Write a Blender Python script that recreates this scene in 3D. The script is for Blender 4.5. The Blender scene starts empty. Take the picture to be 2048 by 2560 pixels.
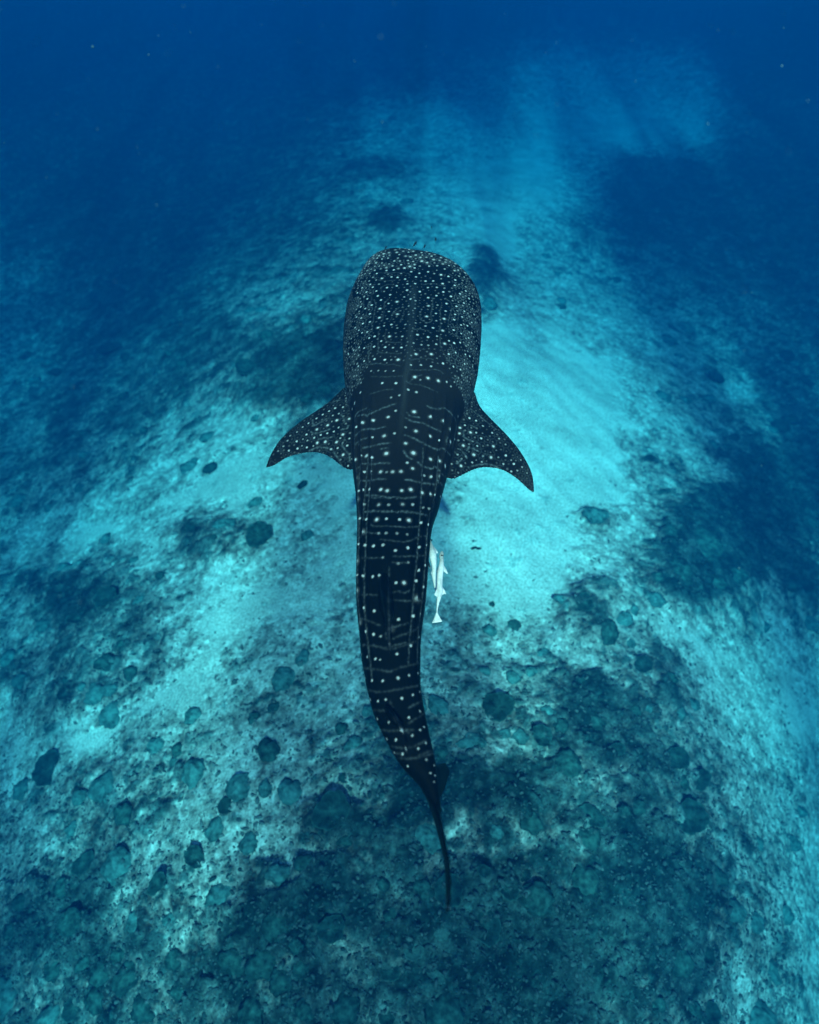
import bpy, bmesh, math, random
import numpy as np
from mathutils import Vector, Matrix, Euler
from mathutils.kdtree import KDTree

rnd = random.Random(7)
R = np.random.default_rng(11)
scene = bpy.context.scene
C = scene.collection

# ------------------------------------------------------------------ camera
CAM = np.array([0.0, 0.0, 12.0])
PITCH = 50.0
FOV = 75.0
cam_d = bpy.data.cameras.new('camera')
cam = bpy.data.objects.new('camera', cam_d)
C.objects.link(cam)
cam.location = CAM
cam.rotation_euler = (math.radians(90 - PITCH), 0, 0)
cam_d.sensor_fit = 'VERTICAL'
cam_d.angle = math.radians(FOV)
cam_d.sensor_fit = 'VERTICAL'
cam_d.lens_unit = 'FOV'
cam_d.clip_start = 0.05
cam_d.clip_end = 600
cam_d.dof.use_dof = True
cam_d.dof.focus_distance = 6.0
cam_d.dof.aperture_fstop = 0.48
cam_d.sensor_height = 24.0
scene.camera = cam
scene.render.resolution_x, scene.render.resolution_y = 819, 1024

TH = math.tan(math.radians(FOV / 2))
FWD = np.array([0, math.cos(math.radians(PITCH)), -math.sin(math.radians(PITCH))])
UPV = np.array([0, math.sin(math.radians(PITCH)), math.cos(math.radians(PITCH))])

def ray(px, py):
    return FWD + np.array([1.0, 0, 0]) * ((px - 1024) / 1280 * TH) + UPV * ((1280 - py) / 1280 * TH)

def at(px, py, z):
    """the place at height z that the photograph shows at (px, py) of its 2048 x 2560 pixels"""
    d = ray(px, py)
    return CAM + d * ((z - CAM[2]) / d[2])

def pix(P):
    P = np.asarray(P, float) - CAM
    f = P @ FWD
    f = np.where(np.abs(f) < 1e-6, 1e-6, f)
    return np.stack([1024 + P[..., 0] / f / TH * 1280, 1280 - (P @ UPV) / f / TH * 1280, f], -1)

# ------------------------------------------------------------------ world, sun, exposure
SUN_TO = ray(1000, 1330)
SUN_TO = SUN_TO / np.linalg.norm(SUN_TO)              # the way the light travels
sun_el = math.asin(-SUN_TO[2])
world = bpy.data.worlds.new('World')
scene.world = world
world.use_nodes = True
wn = world.node_tree
for n in list(wn.nodes):
    wn.nodes.remove(n)
sky = wn.nodes.new('ShaderNodeTexSky')
sky.sky_type = 'NISHITA'
sky.sun_disc = False
sky.sun_elevation = sun_el
sky.sun_rotation = math.atan2(-SUN_TO[0], -SUN_TO[1])
bg = wn.nodes.new('ShaderNodeBackground')
bg.inputs['Strength'].default_value = 0.07
wo = wn.nodes.new('ShaderNodeOutputWorld')
wn.links.new(sky.outputs[0], bg.inputs[0])
wn.links.new(bg.outputs[0], wo.inputs[0])
sun_d = bpy.data.lights.new('sun', 'SUN')
sun_d.energy = 4.5
sun_d.angle = math.radians(0.8)
sun_d.color = (1.0, 0.94, 0.74)
sun = bpy.data.objects.new('sun', sun_d)
C.objects.link(sun)
sun.rotation_euler = Vector(SUN_TO).to_track_quat('-Z', 'Y').to_euler()
sun.location = (0, -10, 40)
scene.view_settings.view_transform = 'Standard'
scene.view_settings.look = 'None'
scene.view_settings.gamma = 1.0
scene.view_settings.use_curve_mapping = False
scene.view_settings.exposure = 2.32
scene.render.engine = 'CYCLES'
cy = scene.cycles
cy.use_denoising = True
cy.denoiser = 'OPENIMAGEDENOISE'
cy.max_bounces = 6
cy.diffuse_bounces = 2
cy.glossy_bounces = 1
cy.transmission_bounces = 2
cy.volume_bounces = 1
cy.transparent_max_bounces = 8
cy.caustics_reflective = cy.caustics_refractive = False

# ------------------------------------------------------------------ helpers
def tag(o, label=None, cat=None, group=None, kind=None):
    for k, v in (('label', label), ('category', cat), ('group', group), ('kind', kind)):
        if v:
            o[k] = v
    return o

def empty(name, loc, label, cat, group=None):
    o = bpy.data.objects.new(name, None)
    C.objects.link(o)
    o.location = loc
    o.empty_display_size = 0.1
    return tag(o, label, cat, group)

def link_mesh(name, me, mat=None, parent=None):
    o = bpy.data.objects.new(name, me)
    C.objects.link(o)
    if mat is not None:
        me.materials.clear()
        me.materials.append(mat)
    if parent is not None:
        o.parent = parent
        o.matrix_parent_inverse = Matrix.Translation(-Vector(parent.location))
    return o

def np_mesh(name, V, F, smooth=True):
    V = np.asarray(V, np.float32)
    me = bpy.data.meshes.new(name)
    F = np.asarray(F, np.int32)
    k = F.shape[1]
    me.vertices.add(len(V))
    me.vertices.foreach_set('co', V.ravel())
    me.loops.add(F.size)
    me.loops.foreach_set('vertex_index', F.ravel())
    me.polygons.add(len(F))
    me.polygons.foreach_set('loop_start', np.arange(0, F.size, k, dtype=np.int32))
    me.polygons.foreach_set('loop_total', np.full(len(F), k, np.int32))
    me.update(calc_edges=True)
    me.polygons.foreach_set('use_smooth', np.full(len(F), smooth, bool))
    me.validate()
    return me

def add_float(me, name, val):
    a = me.attributes.new(name, 'FLOAT', 'POINT')
    a.data.foreach_set('value', np.ascontiguousarray(val, np.float32))

def add_color(me, name, col):
    a = me.attributes.new(name, 'FLOAT_COLOR', 'POINT')
    c = np.ones((len(col), 4), np.float32)
    c[:, :3] = col
    a.data.foreach_set('color', c.ravel())

def grid_faces(nr, nc, wrap=False):
    r = np.arange(nr - 1)[:, None]
    c = np.arange(nc if wrap else nc - 1)[None, :]
    c2 = (c + 1) % nc
    f = np.stack([r * nc + c, r * nc + c2, (r + 1) * nc + c2, (r + 1) * nc + c], -1)
    return f.reshape(-1, 4)

def smooth01(a, b, x):
    t = np.clip((x - a) / (b - a), 0, 1)
    return t * t * (3 - 2 * t)

def _hash(ix, iy, seed):
    h = (ix.astype(np.int64) * 374761393 + iy.astype(np.int64) * 668265263 + seed * 974634777) & 0xFFFFFFFF
    h = ((h ^ (h >> 13)) * 1274126177) & 0xFFFFFFFF
    h = ((h ^ (h >> 16)) * 2246822519) & 0xFFFFFFFF
    return ((h ^ (h >> 15)) & 0xFFFFFF) / float(0x1000000)

def vnoise(x, y, seed=0):
    ix, iy = np.floor(x), np.floor(y)
    fx, fy = x - ix, y - iy
    fx = fx * fx * fx * (fx * (fx * 6 - 15) + 10)
    fy = fy * fy * fy * (fy * (fy * 6 - 15) + 10)
    ix, iy = ix.astype(np.int64), iy.astype(np.int64)
    a, b = _hash(ix, iy, seed), _hash(ix + 1, iy, seed)
    c, d = _hash(ix, iy + 1, seed), _hash(ix + 1, iy + 1, seed)
    return (a + (b - a) * fx) * (1 - fy) + (c + (d - c) * fx) * fy

def fbm(x, y, oct=4, seed=0, gain=0.5):
    s, a, t = 0.0, 1.0, 0.0
    for i in range(oct):
        k = 2.03 ** i
        ca, sa = math.cos(0.6 * i), math.sin(0.6 * i)
        s = s + a * vnoise((x * ca - y * sa) * k + 17.3 * i, (x * sa + y * ca) * k - 9.1 * i, seed + i)
        t += a
        a *= gain
    return s / t

def worley(x, y, seed=0, jit=0.9):
    """distance to the nearest jittered point, to the second one, and that point's own random number"""
    ix, iy = np.floor(x).astype(np.int64), np.floor(y).astype(np.int64)
    d1 = np.full(x.shape, 9.0)
    d2 = np.full(x.shape, 9.0)
    idn = np.zeros(x.shape)
    for dx in (-1, 0, 1):
        for dy in (-1, 0, 1):
            jx, jy = ix + dx, iy + dy
            px = jx + 0.5 + jit * (_hash(jx, jy, seed) - 0.5)
            py = jy + 0.5 + jit * (_hash(jx, jy, seed + 51) - 0.5)
            d = np.hypot(px - x, py - y)
            m = d < d1
            d2 = np.where(m, d1, np.minimum(d2, d))
            idn = np.where(m, _hash(jx, jy, seed + 97), idn)
            d1 = np.where(m, d, d1)
    return d1, d2, idn

def mat_new(name):
    m = bpy.data.materials.new(name)
    m.use_nodes = True
    nt = m.node_tree
    for n in list(nt.nodes):
        nt.nodes.remove(n)
    out = nt.nodes.new('ShaderNodeOutputMaterial')
    bs = nt.nodes.new('ShaderNodeBsdfPrincipled')
    nt.links.new(bs.outputs[0], out.inputs['Surface'])
    return m, nt, bs, out

def N(nt, kind, **kw):
    n = nt.nodes.new(kind)
    for k, v in kw.items():
        if k in n.inputs.keys() if hasattr(n.inputs, 'keys') else False:
            n.inputs[k].default_value = v
        else:
            setattr(n, k, v)
    return n

# ------------------------------------------------------------------ the water, as one even body of haze
def make_water():
    me = bpy.data.meshes.new('haze')
    bm = bmesh.new()
    bmesh.ops.create_cube(bm, size=1)
    for v in bm.verts:
        v.co = Vector((v.co.x * 172, v.co.y * 172, -9.0 if v.co.z < 0 else 12.8))
    bm.to_mesh(me)
    bm.free()
    m = bpy.data.materials.new('sea_water')
    m.use_nodes = True
    nt = m.node_tree
    for n in list(nt.nodes):
        nt.nodes.remove(n)
    out = nt.nodes.new('ShaderNodeOutputMaterial')
    pv = nt.nodes.new('ShaderNodeVolumePrincipled')
    D = 0.1
    scat = np.array(WATER_SCATTER) / D
    absb = np.array(WATER_ABSORB) / D
    pv.inputs['Density'].default_value = D
    pv.inputs['Color'].default_value = (*scat, 1)
    ac = [(1 - absb[i] / (1 - scat[i])) ** 2 if absb[i] < 1 - scat[i] else 0.0 for i in range(3)]
    pv.inputs['Absorption Color'].default_value = (*ac, 1)
    pv.inputs['Anisotropy'].default_value = 0.0
    nt.links.new(pv.outputs[0], out.inputs['Volume'])
    me.materials.append(m)
    o = bpy.data.objects.new('haze', me)
    C.objects.link(o)
    tag(o, kind='stuff')

WATER_SCATTER = (0.0000, 0.0018, 0.0057)
WATER_ABSORB = (0.100, 0.0365, 0.0235)
make_water()

SHAFT_MASK_SCALE = 0.2
SHAFT_MASK_SHIFT = (72, 20, 3)  # slides the added sun mask so its lit bands fall beside the shark
SHAFT_MASK_STRETCH = (1, 0.15, 1)
def make_surface():
    """unseen sheet at the sea surface, added to mask the sun into shafts and lit bands"""
    n = 90
    g = np.linspace(-84, 84, n)
    X, Y = np.meshgrid(g, g)
    Z = 13.1 + 0.10 * np.sin(X * 0.9 + 0.5 * Y) + 0.07 * np.sin(Y * 1.3 - 0.4 * X)
    me = np_mesh('sea_surface_light_mask', np.stack([X.ravel(), Y.ravel(), Z.ravel()], -1), grid_faces(n, n))
    m = bpy.data.materials.new('sun_shaft_mask')
    m.use_nodes = True
    nt = m.node_tree
    for q in list(nt.nodes):
        nt.nodes.remove(q)
    out = nt.nodes.new('ShaderNodeOutputMaterial')
    tr = nt.nodes.new('ShaderNodeBsdfTransparent')
    g_ = nt.nodes.new('ShaderNodeNewGeometry')
    vo = nt.nodes.new('ShaderNodeTexNoise')
    vo.inputs['Scale'].default_value = SHAFT_MASK_SCALE
    vo.inputs['Detail'].default_value = 3
    vo.inputs['Roughness'].default_value = 0.5
    vo.inputs['Distortion'].default_value = 0.8
    mp = nt.nodes.new('ShaderNodeMapping')
    mp.inputs['Location'].default_value = SHAFT_MASK_SHIFT
    mp.inputs['Scale'].default_value = SHAFT_MASK_STRETCH
    nt.links.new(g_.outputs['Position'], mp.inputs['Vector'])
    nt.links.new(mp.outputs[0], vo.inputs['Vector'])
    mr = nt.nodes.new('ShaderNodeMapRange')
    mr.interpolation_type = 'SMOOTHSTEP'
    mr.inputs['From Min'].default_value = 0.36
    mr.inputs['From Max'].default_value = 0.64
    mr.inputs['To Min'].default_value = 0.34  # noise pattern holds back part of the sun, shaping shafts
    mr.inputs['To Max'].default_value = 1.0
    nt.links.new(vo.outputs['Fac'], mr.inputs['Value'])
    nt.links.new(mr.outputs[0], tr.inputs['Color'])
    nt.links.new(tr.outputs[0], out.inputs['Surface'])
    o = link_mesh('sea_surface_light_mask', me, m)
    tag(o, kind='structure')
make_surface()

# ------------------------------------------------------------------ the seabed
# how much reef covers the sand: 0 bare pale sand ... 9 dense dark reef, over the part of the seabed in view
COVER = """
9 9 9 9 9 9 9 9 9 9 8 8 8 9 9 9
9 9 9 9 9 9 9 8 7 6 4 4 4 5 8 9
9 9 9 9 9 9 7 5 3 3 2 1 1 2 7 9
9 9 9 9 9 8 7 5 3 2 1 2 7 8 9 9
8 8 8 9 8 8 7 5 4 2 4 7 8 8 8 9
6 7 8 8 8 7 6 5 4 5 4 5 6 7 7 8
6 7 8 8 8 7 7 7 4 3 2 4 4 5 6 7
6 7 7 8 7 7 8 9 5 0 0 2 4 5 6 7
6 7 7 5 4 4 3 3 2 1 0 1 4 5 6 7
6 6 5 4 3 3 1 1 1 1 0 1 4 5 7 8
4 4 3 4 5 3 2 1 1 1 0 3 4 8 8 8
6 6 6 4 3 2 2 2 2 1 0 4 5 7 7 7
6 7 6 4 3 3 3 3 3 4 5 6 5 4 3 4
6 6 4 3 3 3 4 4 5 6 6 6 7 5 3 2
3 2 3 4 4 4 5 6 6 7 7 7 7 6 3 2
3 5 6 5 5 5 6 7 7 8 7 6 7 7 5 3
5 6 6 6 5 5 7 7 6 7 6 6 7 7 5 4
7 7 7 7 6 6 8 7 7 8 6 7 8 8 5 4
8 8 8 7 7 7 7 8 8 8 8 8 8 8 5 4
8 8 8 8 8 8 8 9 9 9 9 9 8 7 5 4
"""
COVER = np.array([[float(v) for v in l.split()] for l in COVER.strip().splitlines()]) / 9
# single patches that stand out: centre, half sizes, tilt, more (+) or less (-) cover
PATCHES = [(1750, 1400, 100, 105, 0, .6), (1890, 1250, 150, 120, 0, .25), (1490, 1287, 38, 34, 0, .45), (1480, 1530, 80, 50, 20, .4), (1530, 450, 130, 60, -20, .35),
           (1250, 575, 30, 70, 15, -.5), (1212, 700, 34, 80, 0, .5), (965, 563, 45, 30, 0, .5), (760, 950, 105, 120, 0, .35), (960, 430, 80, 25, 0, .3),
           (525, 1335, 100, 42, 8, .25), (330, 1800, 180, 26, 26, -.32), (1300, 1400, 120, 60, 0, -.4), (1846, 982, 34, 32, 0, -.35), (270, 1310, 60, 26, 20, -.35),
           (600, 1180, 140, 40, 25, -.3), (1150, 2080, 60, 45, 0, -.3), (1400, 1830, 150, 70, 0, .15), (1250, 1990, 170, 60, 15, .3), (1090, 1960, 60, 30, 0, .3),
           (1480, 2190, 60, 40, 0, -.25), (760, 2130, 70, 35, 0, -.18), (620, 2090, 55, 40, 0, -.12), (1400, 1800, 240, 110, 0, .1), (1560, 2080, 110, 200, -15, .28), (880, 1990, 45, 30, 0, -.25), (950, 2060, 110, 50, 0, .3),
           (1600, 2260, 150, 110, 30, .3), (1350, 2380, 260, 90, 0, .25), (690, 2330, 150, 60, 10, .3), (190, 1520, 80, 70, 0, .3),
           (1400, 1080, 150, 190, -20, -.3), (1230, 900, 60, 90, 0, -.4), (560, 1230, 60, 26, 0, -.2), (700, 780, 130, 60, -15, -.22), (520, 1020, 120, 60, -20, -.15)]

def bicubic(px, py):
    """smooth lookup in COVER by photo pixel, clamped at the border"""
    gx = np.clip(px / 128 - 0.5, 0, 15)
    gy = np.clip(py / 128 - 0.5, 0, 19)
    ix, iy = np.floor(gx).astype(int), np.floor(gy).astype(int)
    fx, fy = gx - ix, gy - iy
    fx, fy = fx * fx * (3 - 2 * fx), fy * fy * (3 - 2 * fy)
    ix2, iy2 = np.minimum(ix + 1, 15), np.minimum(iy + 1, 19)
    c = ((COVER[iy, ix] * (1 - fx) + COVER[iy, ix2] * fx) * (1 - fy)
            + (COVER[iy2, ix] * (1 - fx) + COVER[iy2, ix2] * fx) * fy)
    for cx, cyy, rx, ry, tl, d in PATCHES:
        ca, sa = math.cos(math.radians(tl)), math.sin(math.radians(tl))
        ux, uy = (px - cx) * ca - (py - cyy) * sa, (px - cx) * sa + (py - cyy) * ca
        c = c + d * np.exp(-((ux / rx) ** 2 + (uy / ry) ** 2) ** 1.5 * 0.7)
    return np.clip(c, 0, 1.1)

def base_height(x, y):
    z = 0.9 * (fbm(x / 9, y / 9, 2, 3) - 0.5)
    r2 = ((x - 0.3) / 0.80) ** 2 + np.where(y > 4.5, (y - 4.5) / 2.3, (y - 4.5) / 0.8) ** 2                       # the reef is a broad mound, falling away on every side
    z = z - 8.0 * (1 - np.exp(-r2 / 15.0 ** 2)) + 0.4
    z = z - 3.5 * smooth01(3.5, 14, x + 0.35 * (4 - y)) * (1 - smooth01(3, 13, y))      # and further to deep sand at the right
    return z

def cover_at(x, y):
    far_ = 1 - 0.6 * smooth01(10, 24, y)
    wx = x + far_ * 0.9 * (fbm(x / 1.6, y / 1.6, 3, 21) - 0.5) + 0.35 * (fbm(x / 0.4, y / 0.4, 2, 22) - 0.5)
    wy = y + far_ * 0.9 * (fbm(x / 1.6, y / 1.6, 3, 31) - 0.5) + 0.35 * (fbm(x / 0.4, y / 0.4, 2, 32) - 0.5)
    q = pix(np.stack([wx, wy, base_height(wx, wy)], -1))
    ok = q[..., 2] > 0.5
    c = bicubic(np.where(ok, q[..., 0], 1024), np.where(ok, q[..., 1], 2560))
    return c

def make_seabed():
    ys = [-8.0]
    while ys[-1] < 14:
        ys.append(ys[-1] + (0.05 if ys[-1] < -1 else 0.028 + 0.0012 * max(0, ys[-1])))
    while ys[-1] < 78:
        ys.append(ys[-1] + 0.0045 * ys[-1])
    ys = np.array([-84, -60, -40, -25, -18, -14, -12, -10, -9] + ys + [84])
    cs = np.linspace(-1, 1, 760)
    xs = cs * 1.0
    W = np.where(ys < 0, 11.0, 11.0 + 0.80 * ys)
    far = np.array([0.03, 0.1, 0.3, 0.6, 1.0])
    X = []
    for w in W:
        lo = -(w + (84 - w) * far[::-1])
        X.append(np.concatenate([lo, xs * w, w + (84 - w) * far]))
    X = np.array(X)
    Y = np.repeat(ys[:, None], X.shape[1], 1)
    x, y = X.ravel(), Y.ravel()
    c = cover_at(x, y)
    n1 = fbm(x / 1.1, y / 1.1, 4, 41, 0.55)
    n2 = fbm(x / 0.22, y / 0.22, 3, 47, 0.6)
    cc = np.clip(c + (0.75 * (n1 - 0.5) + 0.30 * (n2 - 0.5)) * (1 - 0.65 * smooth01(10, 24, y)), 0, 1)
    rub = smooth01(0.12, 0.34, cc)                                    # broken coral litter between the sand and the reef
    z = base_height(x, y) + 0.30 * smooth01(0.3, 0.9, c) + 0.28 * (fbm(x / 2.2, y / 2.2, 3, 61) - 0.5) * rub
    reef = smooth01(0.74, 1.0, cc)                                   # closed cover
    tone = np.full(len(x), 0.3)
    for s, seed, h in ((0.80, 71, 0.08), (0.44, 73, 0.065), (0.25, 79, 0.04), (0.13, 83, 0.02)):
        wx = x + 0.55 * s * (fbm(x / s * 1.6, y / s * 1.6, 3, seed + 3) - 0.5) * 2
        wy = y + 0.55 * s * (fbm(x / s * 1.6, y / s * 1.6, 3, seed + 5) - 0.5) * 2
        d1, d2, idn = worley(wx / s, wy / s, seed)
        rad = 0.26 + 0.24 * ((idn * 7.3) % 1)
        dome = np.sqrt(np.clip(1 - (d1 / rad) ** 2, 0, 1))
        edge = 1 - smooth01(0.78, 1.06, d1 / rad)
        on = smooth01(-0.10, 0.10, smooth01(0.38, 1.05, cc) * 0.9 - idn)
        z = z + h * dome * np.maximum(on, 0.25 * rub)
        tone = tone * (1 - edge * on) + edge * on * ((idn * 13.7) % 1)
        reef = np.maximum(reef, edge * on * (0.55 + 0.45 * ((idn * 31.1) % 1)))
    z = z + (0.016 * reef + 0.018 * rub) * (fbm(x / 0.13, y / 0.13, 3, 91, 0.6) - 0.5) * 2
    z = z + 0.017 * (1 - rub) * np.sin((x * 0.8 + y * 0.6) * 7.5 + 6 * fbm(x / 1.3, y / 1.3, 3, 95))
    V = np.stack([x, y, z], -1)
    F = grid_faces(len(ys), X.shape[1])
    me = np_mesh('seabed', V, F)
    # what the bottom is made of: reef, litter or sand
    sp = fbm(x / 0.085, y / 0.085, 3, 101, 0.7)
    sp2 = fbm(x / 0.36, y / 0.36, 4, 105, 0.6)
    sand = 0.52 + 0.36 * (fbm(x / 1.8 + y / 2.5, y / 0.9 - x / 2.2, 4, 111, 0.6) - 0.5)
    litter = 0.44 - 0.34 * smooth01(0.22, 1.0, cc) + (0.55 * (sp - 0.5) + 0.50 * (sp2 - 0.5)) * (1 - 0.5 * smooth01(0.4, 0.9, cc))
    a = sand * (1 - rub) + np.clip(litter, 0.03, 0.6) * rub
    rf = 0.016 + 0.05 * tone * tone + 0.05 * np.clip(sp - 0.5, 0, 1) + 0.05 * np.clip(sp2 - 0.5, 0, 1)
    k = np.clip(reef * (0.86 + 0.9 * (0.5 - sp2)), 0, 1)
    a = a * (1 - k) + rf * k
    col = np.stack([a * (1.0 - 0.7 * k), a * (0.98 + 0.02 * k), a * (0.88 + 0.12 * k)], -1)
    add_color(me, 'ground', col)
    add_float(me, 'litter', np.clip(rub * (1 - 0.5 * k), 0, 1))
    m, nt, bs, out = mat_new('seabed_sand_and_reef')
    at_ = nt.nodes.new('ShaderNodeAttribute')
    at_.attribute_name = 'ground'
    tc = nt.nodes.new('ShaderNodeNewGeometry')
    no = nt.nodes.new('ShaderNodeTexNoise')
    no.inputs['Scale'].default_value = 22
    no.inputs['Detail'].default_value = 5
    no.inputs['Roughness'].default_value = 0.7
    nt.links.new(tc.outputs['Position'], no.inputs['Vector'])
    mr = nt.nodes.new('ShaderNodeMapRange')
    mr.inputs['From Min'].default_value = 0.3
    mr.inputs['From Max'].default_value = 0.7
    mr.inputs['To Min'].default_value = 0.34
    mr.inputs['To Max'].default_value = 1.4
    nt.links.new(no.outputs['Fac'], mr.inputs['Value'])
    mx = nt.nodes.new('ShaderNodeMix')
    mx.data_type = 'RGBA'
    mx.blend_type = 'MULTIPLY'
    mx.inputs['Factor'].default_value = 1
    nt.links.new(at_.outputs['Color'], mx.inputs[6])
    nt.links.new(mr.outputs[0], mx.inputs[7])
    vo = nt.nodes.new('ShaderNodeTexVoronoi')
    vo.inputs['Scale'].default_value = 9.0
    nd = nt.nodes.new('ShaderNodeMix')
    nd.data_type = 'VECTOR'
    nd.inputs['Factor'].default_value = 0.06
    nt.links.new(tc.outputs['Position'], nd.inputs[4])
    nt.links.new(no.outputs['Color'], nd.inputs[5])
    nt.links.new(nd.outputs[1], vo.inputs['Vector'])
    sx = nt.nodes.new('ShaderNodeSeparateColor')
    nt.links.new(vo.outputs['Color'], sx.inputs[0])
    mv = nt.nodes.new('ShaderNodeMapRange')
    mv.inputs['To Min'].default_value = 0.6
    mv.inputs['To Max'].default_value = 1.3
    nt.links.new(sx.outputs[0], mv.inputs['Value'])
    la = nt.nodes.new('ShaderNodeAttribute')
    la.attribute_name = 'litter'
    m2 = nt.nodes.new('ShaderNodeMix')
    m2.data_type = 'RGBA'
    m2.blend_type = 'MULTIPLY'
    nt.links.new(la.outputs['Fac'], m2.inputs[0])
    nt.links.new(mx.outputs[2], m2.inputs[6])
    nt.links.new(mv.outputs[0], m2.inputs[7])
    nt.links.new(m2.outputs[2], bs.inputs['Base Color'])
    bs.inputs['Roughness'].default_value = 1.0
    bs.inputs['Specular IOR Level'].default_value = 0.0
    bp = nt.nodes.new('ShaderNodeBump')
    bp.inputs['Strength'].default_value = 0.35
    bp.inputs['Distance'].default_value = 0.02
    nt.links.new(no.outputs['Fac'], bp.inputs['Height'])
    nt.links.new(bp.outputs[0], bs.inputs['Normal'])
    o = link_mesh('seabed', me, m)
    tag(o, kind='structure')
    def ground(px, py):
        """height, cover and closed reef at a place, from the nearest point of the sheet"""
        r = int(np.clip(np.searchsorted(ys, py), 1, len(ys) - 1))
        if abs(ys[r - 1] - py) < abs(ys[r] - py):
            r -= 1
        cidx = int(np.clip(np.searchsorted(X[r], px), 1, X.shape[1] - 1))
        if abs(X[r][cidx - 1] - px) < abs(X[r][cidx] - px):
            cidx -= 1
        i = r * X.shape[1] + cidx
        return z[i], cc[i], reef[i]
    return o, ground

seabed, ground = make_seabed()

def on_ground(px, py):
    p = at(px, py, 0.0)
    for _ in range(10):
        p = at(px, py, ground(p[0], p[1])[0])
    return p

# ------------------------------------------------------------------ the whale shark
ZS = 8.0
def zA(l): return [(640 + a / 2.2697, 560 + b / 2.2697) for a, b in l]
def zq(l, x0, y0, s): return [(x0 + a / s, y0 + b / s, *r) for a, b, *r in l]

# its outline: left and right edge, row by row down the photograph
OUT = [  # (y, xl, xr)
    (623, 953, 1094), (626, 940, 1114), (632, 928, 1131), (641, 918, 1147), (655, 908, 1162), (670, 901, 1173), (690, 893, 1183),
    (715, 884, 1192), (745, 876, 1198), (780, 867, 1202), (830, 860, 1203.5), (880, 858, 1201), (920, 859, 1197),
    (950, 861, 1191), (985, 866, 1182), (1010, 873, 1168), (1035, 878, 1150), (1060, 880, 1145), (1090, 880, 1142), (1130, 881, 1131), (1180, 882, 1120),
    (1230, 889, 1106), (1264, 891, 1098), (1290, 892.5, 1088), (1310, 893.5, 1082), (1335, 893, 1078), (1380, 891.5, 1074),
    (1450, 890, 1069), (1500, 890.5, 1065), (1545, 894, 1059), (1590, 899, 1053), (1640, 902.5, 1051.5), (1700, 913, 1051),
    (1730, 919, 1053), (1762, 927, 1059), (1795, 937, 1065), (1828, 953, 1072), (1860, 970, 1079), (1892, 987, 1087),
    (1915, 1002, 1091), (1932, 1016, 1093.5), (1945, 1033, 1095), (1955, 1047, 1097), (1975, 1055, 1098), (2000, 1070, 1100),
    (2030, 1082, 1105)]
OUT = np.array(OUT, float)

def shark_sections():
    rows = []
    for y, xl, xr in OUT:
        zr = ZS + 0.30 * (1 - smooth01(625, 830, y))       # the flat crown of the head carries the outline at the snout
        a, b = at(xl, y, zr), at(xr, y, zr)
        rows.append((a[1], (a[0] + b[0]) / 2, (b[0] - a[0]) / 2))
    rows = np.array(rows)[::-1]            # y rising
    return rows
SEC = shark_sections()
SEC[-12:, 0] += np.linspace(0, -0.19, 12)
YT, YH = SEC[0, 0], SEC[-1, 0]             # tail end, head end
LEN = 6.215
def xc_at(y): return np.interp(y, SEC[:, 0], SEC[:, 1])
def hw_at(y): return np.interp(y, SEC[:, 0], SEC[:, 2])

def loft(P):
    """closed tube from an array of rings [n, k, 3]"""
    n, k, _ = P.shape
    F = grid_faces(n, k, True)
    V = np.concatenate([P.reshape(-1, 3), P[0].mean(0)[None], P[-1].mean(0)[None]])
    i = np.arange(k)
    j = (i + 1) % k
    T = [np.stack([j, i, np.full(k, n * k)], -1), np.stack([(n - 1) * k + i, (n - 1) * k + j, np.full(k, n * k + 1)], -1)]
    return V, F, np.concatenate(T)

def fin_loft(lead, trail, thick0, thick1, nv=60, nk=28, normal=None, tmin=0.016):
    """fin between a leading and a trailing edge given as 3-D lines from root to tip"""
    def res(L, n):
        L = np.asarray(L, float)
        s = np.concatenate([[0], np.cumsum(np.linalg.norm(np.diff(L, axis=0), axis=1))])
        t = np.linspace(0, s[-1], n)
        return np.stack([np.interp(t, s, L[:, i]) for i in range(3)], -1)
    A, B = res(lead, nv), res(trail, nv)
    for it in range(2):
        A[1:-1] = (A[:-2] + 2 * A[1:-1] + A[2:]) / 4
        B[1:-1] = (B[:-2] + 2 * B[1:-1] + B[2:]) / 4
    rings = []
    for i in range(nv):
        v = i / (nv - 1)
        ch = B[i] - A[i]
        if normal is None:
            nrm = np.array([0, 0, 1.0])
        else:
            nrm = normal
        th = max(tmin, (thick0 * (1 - v) + thick1 * v) * min(1, np.linalg.norm(ch) / 0.15))
        ring = []
        for k in range(nk):
            t = 2 * math.pi * k / nk
            c = 0.5 - 0.5 * math.cos(t)
            prof = math.sqrt(max(c, 0)) * (1 - c) * 1.9 + 0.26 * math.sqrt(max(0, math.sin(math.pi * min(1, max(0, c)))))
            s = 1 if math.sin(t) >= 0 else -1
            ring.append(A[i] + ch * c + nrm * s * th * 0.5 * prof)
        rings.append(ring)
    return loft(np.array(rings))

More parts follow.
